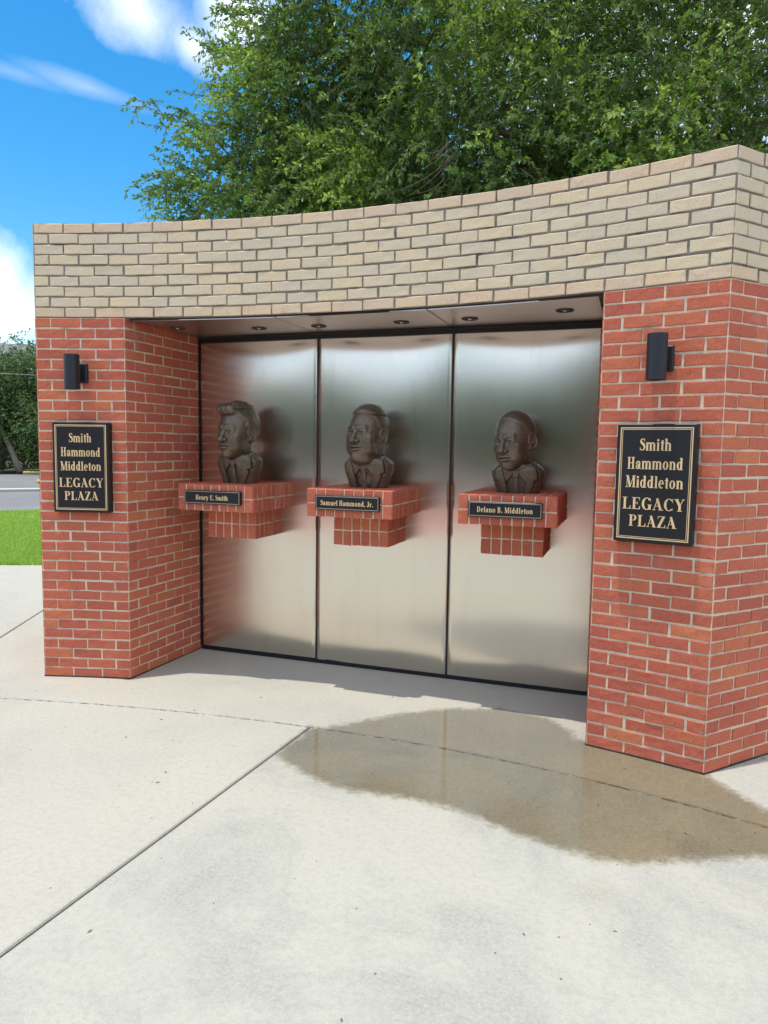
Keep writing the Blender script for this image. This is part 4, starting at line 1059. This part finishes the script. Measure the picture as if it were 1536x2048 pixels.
# ------------------------------------------------------------------ foliage
def leaf_geo(P, D, S, Nn, Lf, Wf):
    n = len(P); V = np.empty((n, 4, 3), np.float32)
    V[:, 0] = P; V[:, 1] = P + D * (Lf * .48)[:, None] + S * (Wf * .5)[:, None] + Nn * (Wf * .14)[:, None]
    V[:, 3] = P + D * (Lf * .48)[:, None] - S * (Wf * .5)[:, None] + Nn * (Wf * .14)[:, None]; V[:, 2] = P + D * Lf[:, None] - Nn * (Lf * .06)[:, None]
    i = np.arange(n)[:, None] * 4; F = np.concatenate([i + np.array([0, 1, 2]), i + np.array([0, 2, 3])], 1).reshape(-1, 3)
    return V.reshape(-1, 3), F
def nrm(v): return v / (np.linalg.norm(v, axis=-1, keepdims=True) + 1e-9)
def sprays(anchor, direc, r, k=24, length=.55, droop=.5, leaf=.052, lw=.34, tone=None):
    """twigs with leaves set alternately along them; returns leaf mesh arrays and twig strips"""
    m = len(anchor); t = np.linspace(.08, 1, k)[None, :, None]
    ln = (length * r.uniform(.6, 1.3, m))[:, None, None]
    g = np.array([0, 0, -1.0])[None, None]
    side = nrm(np.cross(direc, r.normal(size=(m, 3))))[:, None]
    P = anchor[:, None] + direc[:, None] * t * ln + g * (t ** 2) * ln * droop * r.uniform(.3, 1.5, m)[:, None, None] + side * np.sin(t * 3) * ln * .12
    T = nrm(np.gradient(P, axis=1))
    rnd = nrm(r.normal(size=(m, k, 3))); S0 = nrm(np.cross(T, rnd))
    D = nrm(T * r.uniform(.4, 1.0, (m, k, 1)) + S0 * r.uniform(.5, 1.0, (m, k, 1)) + g * .15)
    Nn = nrm(np.cross(D, nrm(r.normal(size=(m, k, 3))) )); S = nrm(np.cross(Nn, D))
    Lf = leaf * r.uniform(.65, 1.25, (m, k)); Wf = Lf * lw * r.uniform(.8, 1.25, (m, k))
    V, F = leaf_geo(P.reshape(-1, 3), D.reshape(-1, 3), S.reshape(-1, 3), Nn.reshape(-1, 3), Lf.ravel(), Wf.ravel())
    tn = np.clip((r.uniform(0, .55, m) if tone is None else tone)[:, None] + r.normal(0, .10, (m, k)) + .12 * t[..., 0], 0, 1)
    tn = np.repeat(tn.ravel(), 4)
    # twig: narrow three-sided stems sampled at 5 points
    q = np.linspace(0, k - 1, 5).astype(int); Pt = P[:, q]; Tt = T[:, q]
    a = nrm(np.cross(Tt, np.array([.3, .9, .1]))); b = np.cross(Tt, a)
    rad_ = np.linspace(.0035, .0012, 5)[None, :, None] * (leaf / .05)
    ring = np.stack([Pt + a * rad_, Pt + (-.5 * a + .87 * b) * rad_, Pt + (-.5 * a - .87 * b) * rad_], 2)
    Vt = ring.reshape(-1, 3); base_ = (np.arange(m) * 15)[:, None, None]
    f = np.array([[i * 3 + j, i * 3 + (j + 1) % 3, (i + 1) * 3 + (j + 1) % 3, (i + 1) * 3 + j] for i in range(4) for j in range(3)])
    Ft = (base_ + f[None]).reshape(-1, 4)
    return V, F, tn, Vt, Ft
def oak():
    r = np.random.default_rng(5)
    t = empty('oak_tree', (1.2, 4.6, 0), label='large live oak with hanging leafy sprays behind the brick header', cat='tree')
    off = np.array([1.2, 4.6, 0])
    blobs = [((2.6, 4.2, 5.6), (3.6, 2.2, 2.5), 5600), ((-.3, 3.7, 5.3), (2.0, 1.7, 2.1), 3100), ((-2.35, 3.3, 4.35), (1.05, 1.0, .75), 900), ((-1.6, 3.5, 6.4), (1.0, 1.1, 1.2), 620),
             ((-1.9, 3.4, 5.3), (.95, 1.0, .8), 720), ((.8, 2.9, 4.1), (3.2, .9, .9), 1800), ((-1.2, 2.9, 3.9), (1.6, .8, .6), 700), ((1.0, 5.8, 5.6), (4.6, 1.0, 2.8), 2600), ((2.9, 4.4, 6.6), (1.9, 1.2, 1.2), 1100)]
    A_, D_, Tn = [], [], []
    for c, rr, n in blobs:
        c = np.array(c); rr = np.array(rr); p = nrm(r.normal(size=(n * 2, 3))) * (r.uniform(0.15, 1, (n * 2, 1)) ** .5)
        w_ = p * rr + c
        nz = np.sin(w_[:, 0] * 2.3 + 1) * np.sin(w_[:, 1] * 2.1 + 2) * np.sin(w_[:, 2] * 2.6) + .5 * np.sin(w_[:, 0] * 5.1) * np.sin(w_[:, 2] * 4.7 + 1)
        keep = nz > -.48 + .0 * nz; w_ = w_[keep][:n]; pk = p[keep][:n]; nzk = nz[keep][:n]
        A_.append(w_); d = nrm(pk * np.array([1, 1, .6]) + r.normal(0, .45, w_.shape) + np.array([0, -.15, 0])); D_.append(d)
        Tn.append(np.clip(.22 + .38 * (nzk > .30) + r.uniform(-.12, .30, len(w_)), 0, 1))
    # longer spurs reaching left past the crown
    spurs = [((-2.7, 3.3, 4.75), (-3.75, 3.2, 5.42), 34), ((-2.9, 3.3, 4.3), (-3.78, 3.2, 4.52), 26), ((-2.1, 3.3, 5.4), (-2.95, 3.2, 5.92), 34), ((-1.8, 3.3, 5.9), (-2.75, 3.2, 6.3), 30), ((-2.0, 3.3, 5.1), (-3.0, 3.2, 5.45), 24), ((-3.0, 3.3, 4.1), (-3.55, 3.2, 4.0), 20), ((-1.9, 3.4, 6.4), (-2.6, 3.3, 6.9), 24)]
    br = MB()
    for a, b, n in spurs:
        a = np.array(a); b = np.array(b); tt_ = r.uniform(0, 1, n)[:, None]; p = a + (b - a) * tt_ + np.array([0, 0, .18]) * np.sin(tt_ * 3.1) + r.normal(0, .05, (n, 3))
        A_.append(p); D_.append(nrm((b - a) * .9 + r.normal(0, .45, (n, 3)) + np.array([0, 0, .15]))); Tn.append(r.uniform(.15, .55, n))
        q = np.linspace(0, 1, 7)[:, None]; br.tube(a + (b - a) * q + np.array([0, 0, .18]) * np.sin(q * 3.1) - off, np.linspace(.016, .004, 7), 5)
    A_ = np.vstack(A_); D_ = np.vstack(D_); Tn = np.concatenate(Tn)
    # no leaf grows through the masonry
    ok = (A_[:, 1] > 1.35) | (A_[:, 2] > 3.6); A_, D_, Tn = A_[ok], D_[ok], Tn[ok]
    V, F, tn, Vt, Ft = sprays(A_, D_, r, k=25, length=.40, droop=.42, leaf=.053, lw=.46, tone=Tn)
    V = V.copy(); bad = (V[:, 1] < 1.0) & (V[:, 2] < 3.12); V[bad, 2] += .3
    obj('crown', mesh_np('crown', V - off, F, M['leaf'], attr={'tone': tn}), t, kind='stuff')
    obj('twigs', mesh_np('twigs', Vt - off, Ft, M['bark']), t, kind='stuff')
    tk = MB(); z = np.linspace(0, 3.4, 9); tk.tube(np.c_[.15 * np.sin(z), .1 * np.cos(z * 1.3), z], np.interp(z, [0, .4, 3.4], [.42, .30, .20]), 14)
    tk.build('trunk', M['bark'], t, smooth=True)
    for e in ((2.6, 4.2, 5.8), (4.6, 4.6, 6.2), (-.4, 3.7, 5.6), (-1.8, 3.4, 6.2), (-2.4, 3.3, 4.8), (1.2, 5.6, 6.6), (.2, 3.0, 4.6), (2.4, 3.2, 4.7)):
        e = np.array(e) - off; s0 = np.array([.0, .0, 3.2]); q = np.linspace(0, 1, 10)[:, None]
        P = s0 + (e - s0) * q + np.array([0, 0, .5]) * np.sin(q * 3.14) + .10 * np.sin(q * 9 + e[0])
        MB_ = MB(); MB_.tube(P, np.linspace(.075, .012, 10), 8); MB_.build('branch', M['bark'], t, smooth=True)
        for k in range(10):
            i = r.integers(2, 9); d = nrm(r.normal(size=3) + (e - s0) * .3); q2 = np.linspace(0, 1, 6)[:, None]; br.tube(P[i] + d * q2 * r.uniform(.6, 1.4) + np.array([0, 0, -.25]) * q2 ** 2, np.linspace(.022, .004, 6), 5)
    br.build('small_branches', M['bark'], t, kind='stuff')
    # dead bare twigs just above the header
    dt = MB()
    for k in range(15):
        a = np.array([.16 + r.normal(0, .05), 1.9 + r.normal(0, .12), 3.98 + r.normal(0, .12)]); d = nrm(np.array([-.55 + r.normal(0, .45), -.2 + r.normal(0, .3), -.8 + r.normal(0, .25)])); q2 = np.linspace(0, 1, 7)[:, None]
        dt.tube(a + d * q2 * r.uniform(.25, .55) + np.array([r.normal(0, .12), 0, .12]) * q2 ** 2 - off, np.linspace(.0035, .001, 7), 4)
    dt.build('bare_twigs', M['bark'], t, kind='stuff')
oak()
def far_tree(name, x, y, hgt, rad_, n, label, seed, lean=(0, 0), bark='pale_bark', zlow=.25, leaf=.16, k=10, cat='tree', group='trees across the road'):
    r = np.random.default_rng(seed); t = empty(name, (x, y, 0), label=label, cat=cat, group=group)
    tp = np.array([lean[0], lean[1], hgt * .6]); q = np.linspace(0, 1, 8)[:, None]
    tr = MB(); tr.tube(tp * q + np.array([.15, 0, 0]) * np.sin(q * 4), np.linspace(.17, .07, 8), 9); tr.build('trunk', M[bark], t, smooth=True)
    A_ = []; D_ = []
    for c in range(9):
        cc = np.array([lean[0] * .8 + r.normal(0, rad_ * .45), lean[1] * .8 + r.normal(0, rad_ * .45), hgt * r.uniform(zlow + .12, .86)]); rr = rad_ * r.uniform(.45, .75)
        nn = n // 9; p = nrm(r.normal(size=(nn, 3))) * r.uniform(.3, 1, (nn, 1)); A_.append(cc + p * rr * np.array([1, 1, .8])); D_.append(nrm(p + r.normal(0, .3, p.shape)))
    V, F, tn, Vt, Ft = sprays(np.vstack(A_), np.vstack(D_), r, k=k, length=.8, droop=.4, leaf=leaf, lw=.5)
    V[:, 2] = np.maximum(V[:, 2], .02)
    obj('crown', mesh_np('crown', V, F, M['far_leaf'], attr={'tone': tn}), t, kind='stuff')
    br = MB()
    for k_ in range(7): 
        e = A_[k_][0]; br.tube(tp * .7 + (e - tp * .7) * q, np.linspace(.07, .02, 8), 5)
    br.build('branches', M[bark], t, kind='stuff'); return t
far_tree('broadleaf_tree', -29.5, 25.9, 7.0, 2.6, 1800, 'broadleaf tree with the leaning pale trunk at the photo left edge', 21, (-1.4, -1.0))
far_tree('broadleaf_tree', -27.2, 27.6, 6.6, 2.5, 1800, 'broadleaf tree with a thin pale trunk just left of the brick pier', 22, (-1.1, -.6))
far_tree('broadleaf_tree', -32.5, 27.5, 7.6, 3.2, 1800, 'dark tree standing behind the leaning pale trunk', 23, (0, 0), 'bark')
far_tree('broadleaf_tree', -29.0, 31.5, 6.3, 3.2, 1800, 'dark tree behind the thin pale trunk, in front of the grey roof', 24, (0, 0), 'bark')
far_tree('broadleaf_tree', -24.0, 31.0, 7.2, 3.0, 1400, 'dark tree hidden mostly by the left brick pier', 25, (0, 0), 'bark')
far_tree('undergrowth', -30.5, 28.6, 3.4, 3.4, 2300, 'dense dark undergrowth between the pale trunks', 26, (0, 0), 'bark', .0, cat='bushes', group=None)
far_tree('undergrowth', -27.5, 31.0, 3.2, 3.2, 1800, 'dense dark undergrowth just left of the brick pier', 27, (0, 0), 'bark', .0, cat='bushes', group=None)
# far building with a pale flat parapet
bd = empty('far_building', (-52, 50, 0), math.radians(46), label='pale flat-roofed brick building beyond the far trees', cat='building')
m = MB(); m.box((0, 4, 3.9), (40, 14, 7.8)); m.build('brick_wall', simple('far_brick', (.22, .10, .07), .9, 0, .2, .2), bd)
m = MB(); m.box((0, 4, 9.0), (41, 15, 2.4)); m.build('parapet', simple('far_parapet', (.55, .54, .50), .9, 0, .2, .1), bd)
for i in range(9):
    m = MB(); m.box((-16 + i * 4, -3.02, 2.2), (1.6, .1, 1.8)); w_ = m.build('window', M['black_bar'], bd)
    m = MB(); m.box((-16 + i * 4, -3.10, 1.2), (1.9, .2, .2)); m.build('sill', M['curb_concrete'], w_)
m = MB(); q = np.linspace(-1, 1, 40)[:, None]; cdir = np.array([.69, .724, 0])
m.tube(np.array([-25.5, 22.8, 4.75]) + cdir * q * 30 + np.array([0, 0, .6]) * q ** 2, .011, 5); m.build('power_cable', M['cable_black'], None, label='thin overhead cable in front of the far trees', cat='cable')

# things behind the photographer that the steel mirrors
for i, (x, y, hh, rr) in enumerate([(-20, -30, 6.5, 4.4), (-13, -32, 5.8, 4.2), (-6.5, -31, 6.6, 4.6), (0, -33, 6.0, 4.4), (6, -31, 6.8, 4.6), (12, -32, 5.8, 4.4), (18, -30, 6.8, 4.6), (25, -27, 6.5, 4.6), (31, -21, 6.6, 4.6), (36, -13, 7, 4.6), (-27, -25, 6.6, 4.6), (-33, -17, 6.5, 4.6), (-44, -8, 6.5, 4.6)]):
    if i < 1:
        proto = far_tree('campus_tree', x, y, hh, rr, 1500, 'broad campus tree mirrored in the steel panels', 40 + i, (0, 0), 'bark', -.05, .34, 8, group='campus trees facing the memorial')
        continue
    c = proto.copy(); col.objects.link(c); c.location = (x, y, 0); c.rotation_euler = (0, 0, i * 1.3); c.scale = (rr / 4, rr / 4, hh / 7)
    for ch in proto.children:
        d = ch.copy(); col.objects.link(d); d.parent = c

# lawn grass
def grass():
    r = np.random.default_rng(9); n = 90000
    # strip of lawn seen left of the pier: between two rays
    u = r.uniform(0, 1, n) ** 1.15; q0 = np.array([-5.95, 3.13]); q1_ = np.array([-12.2, 9.1]); wv = r.uniform(-1.1, .9, n)
    P = q0 + (q1_ - q0) * u[:, None] + (e1 * (1 - u[:, None]) + e2 * u[:, None]) * wv[:, None] * (1 + u[:, None])
    inside = (P[:, 1] > edge(P[:, 0]) + .02) & (((P - B_) @ n2) < -.02); P = P[inside]; n = len(P)
    hgt = r.uniform(.025, .06, n); ang = r.uniform(0, 6.283, n); wd = .004 + .0025 * r.uniform(0, 1, n) + .0010 * np.linalg.norm(P - q0, axis=1) * .6
    s_ = np.c_[np.cos(ang), np.sin(ang), np.zeros(n)]; b = np.c_[P, np.full(n, -.012)]; tip = b + np.c_[r.normal(0, .018, n), r.normal(0, .018, n), hgt]
    V = np.stack([b - s_ * wd[:, None], b + s_ * wd[:, None], tip], 1).reshape(-1, 3); F = np.arange(n * 3).reshape(-1, 3)
    obj('grass', mesh_np('grass', V, F, M['grass'], attr={'tone': np.repeat(r.uniform(0, 1, n), 3)}), None, label='short bright green grass blades of the lawn', kind='stuff')
grass()
# small debris on the slabs
def debris():
    r = np.random.default_rng(3); m = MB()
    for k in range(70):
        x, y = r.uniform(-3, 3), r.uniform(-3.8, .5); a = r.uniform(0, 3.1); s_ = r.uniform(.003, .008)
        V = np.array([[-1.6, 0, .1], [0, -.6, .3], [1.6, 0, .2], [0, .6, .3], [0, 0, .7]]) * s_; c, s2 = math.cos(a), math.sin(a)
        V = np.c_[V[:, 0] * c - V[:, 1] * s2, V[:, 0] * s2 + V[:, 1] * c, V[:, 2]] + np.array([x, y, .0])
        m.add(V, T=[[0, 1, 4], [1, 2, 4], [2, 3, 4], [3, 0, 4]])
    m.build('leaf_litter', M['bark'], None, label='tiny dry leaf bits scattered on the concrete', kind='stuff')
debris()
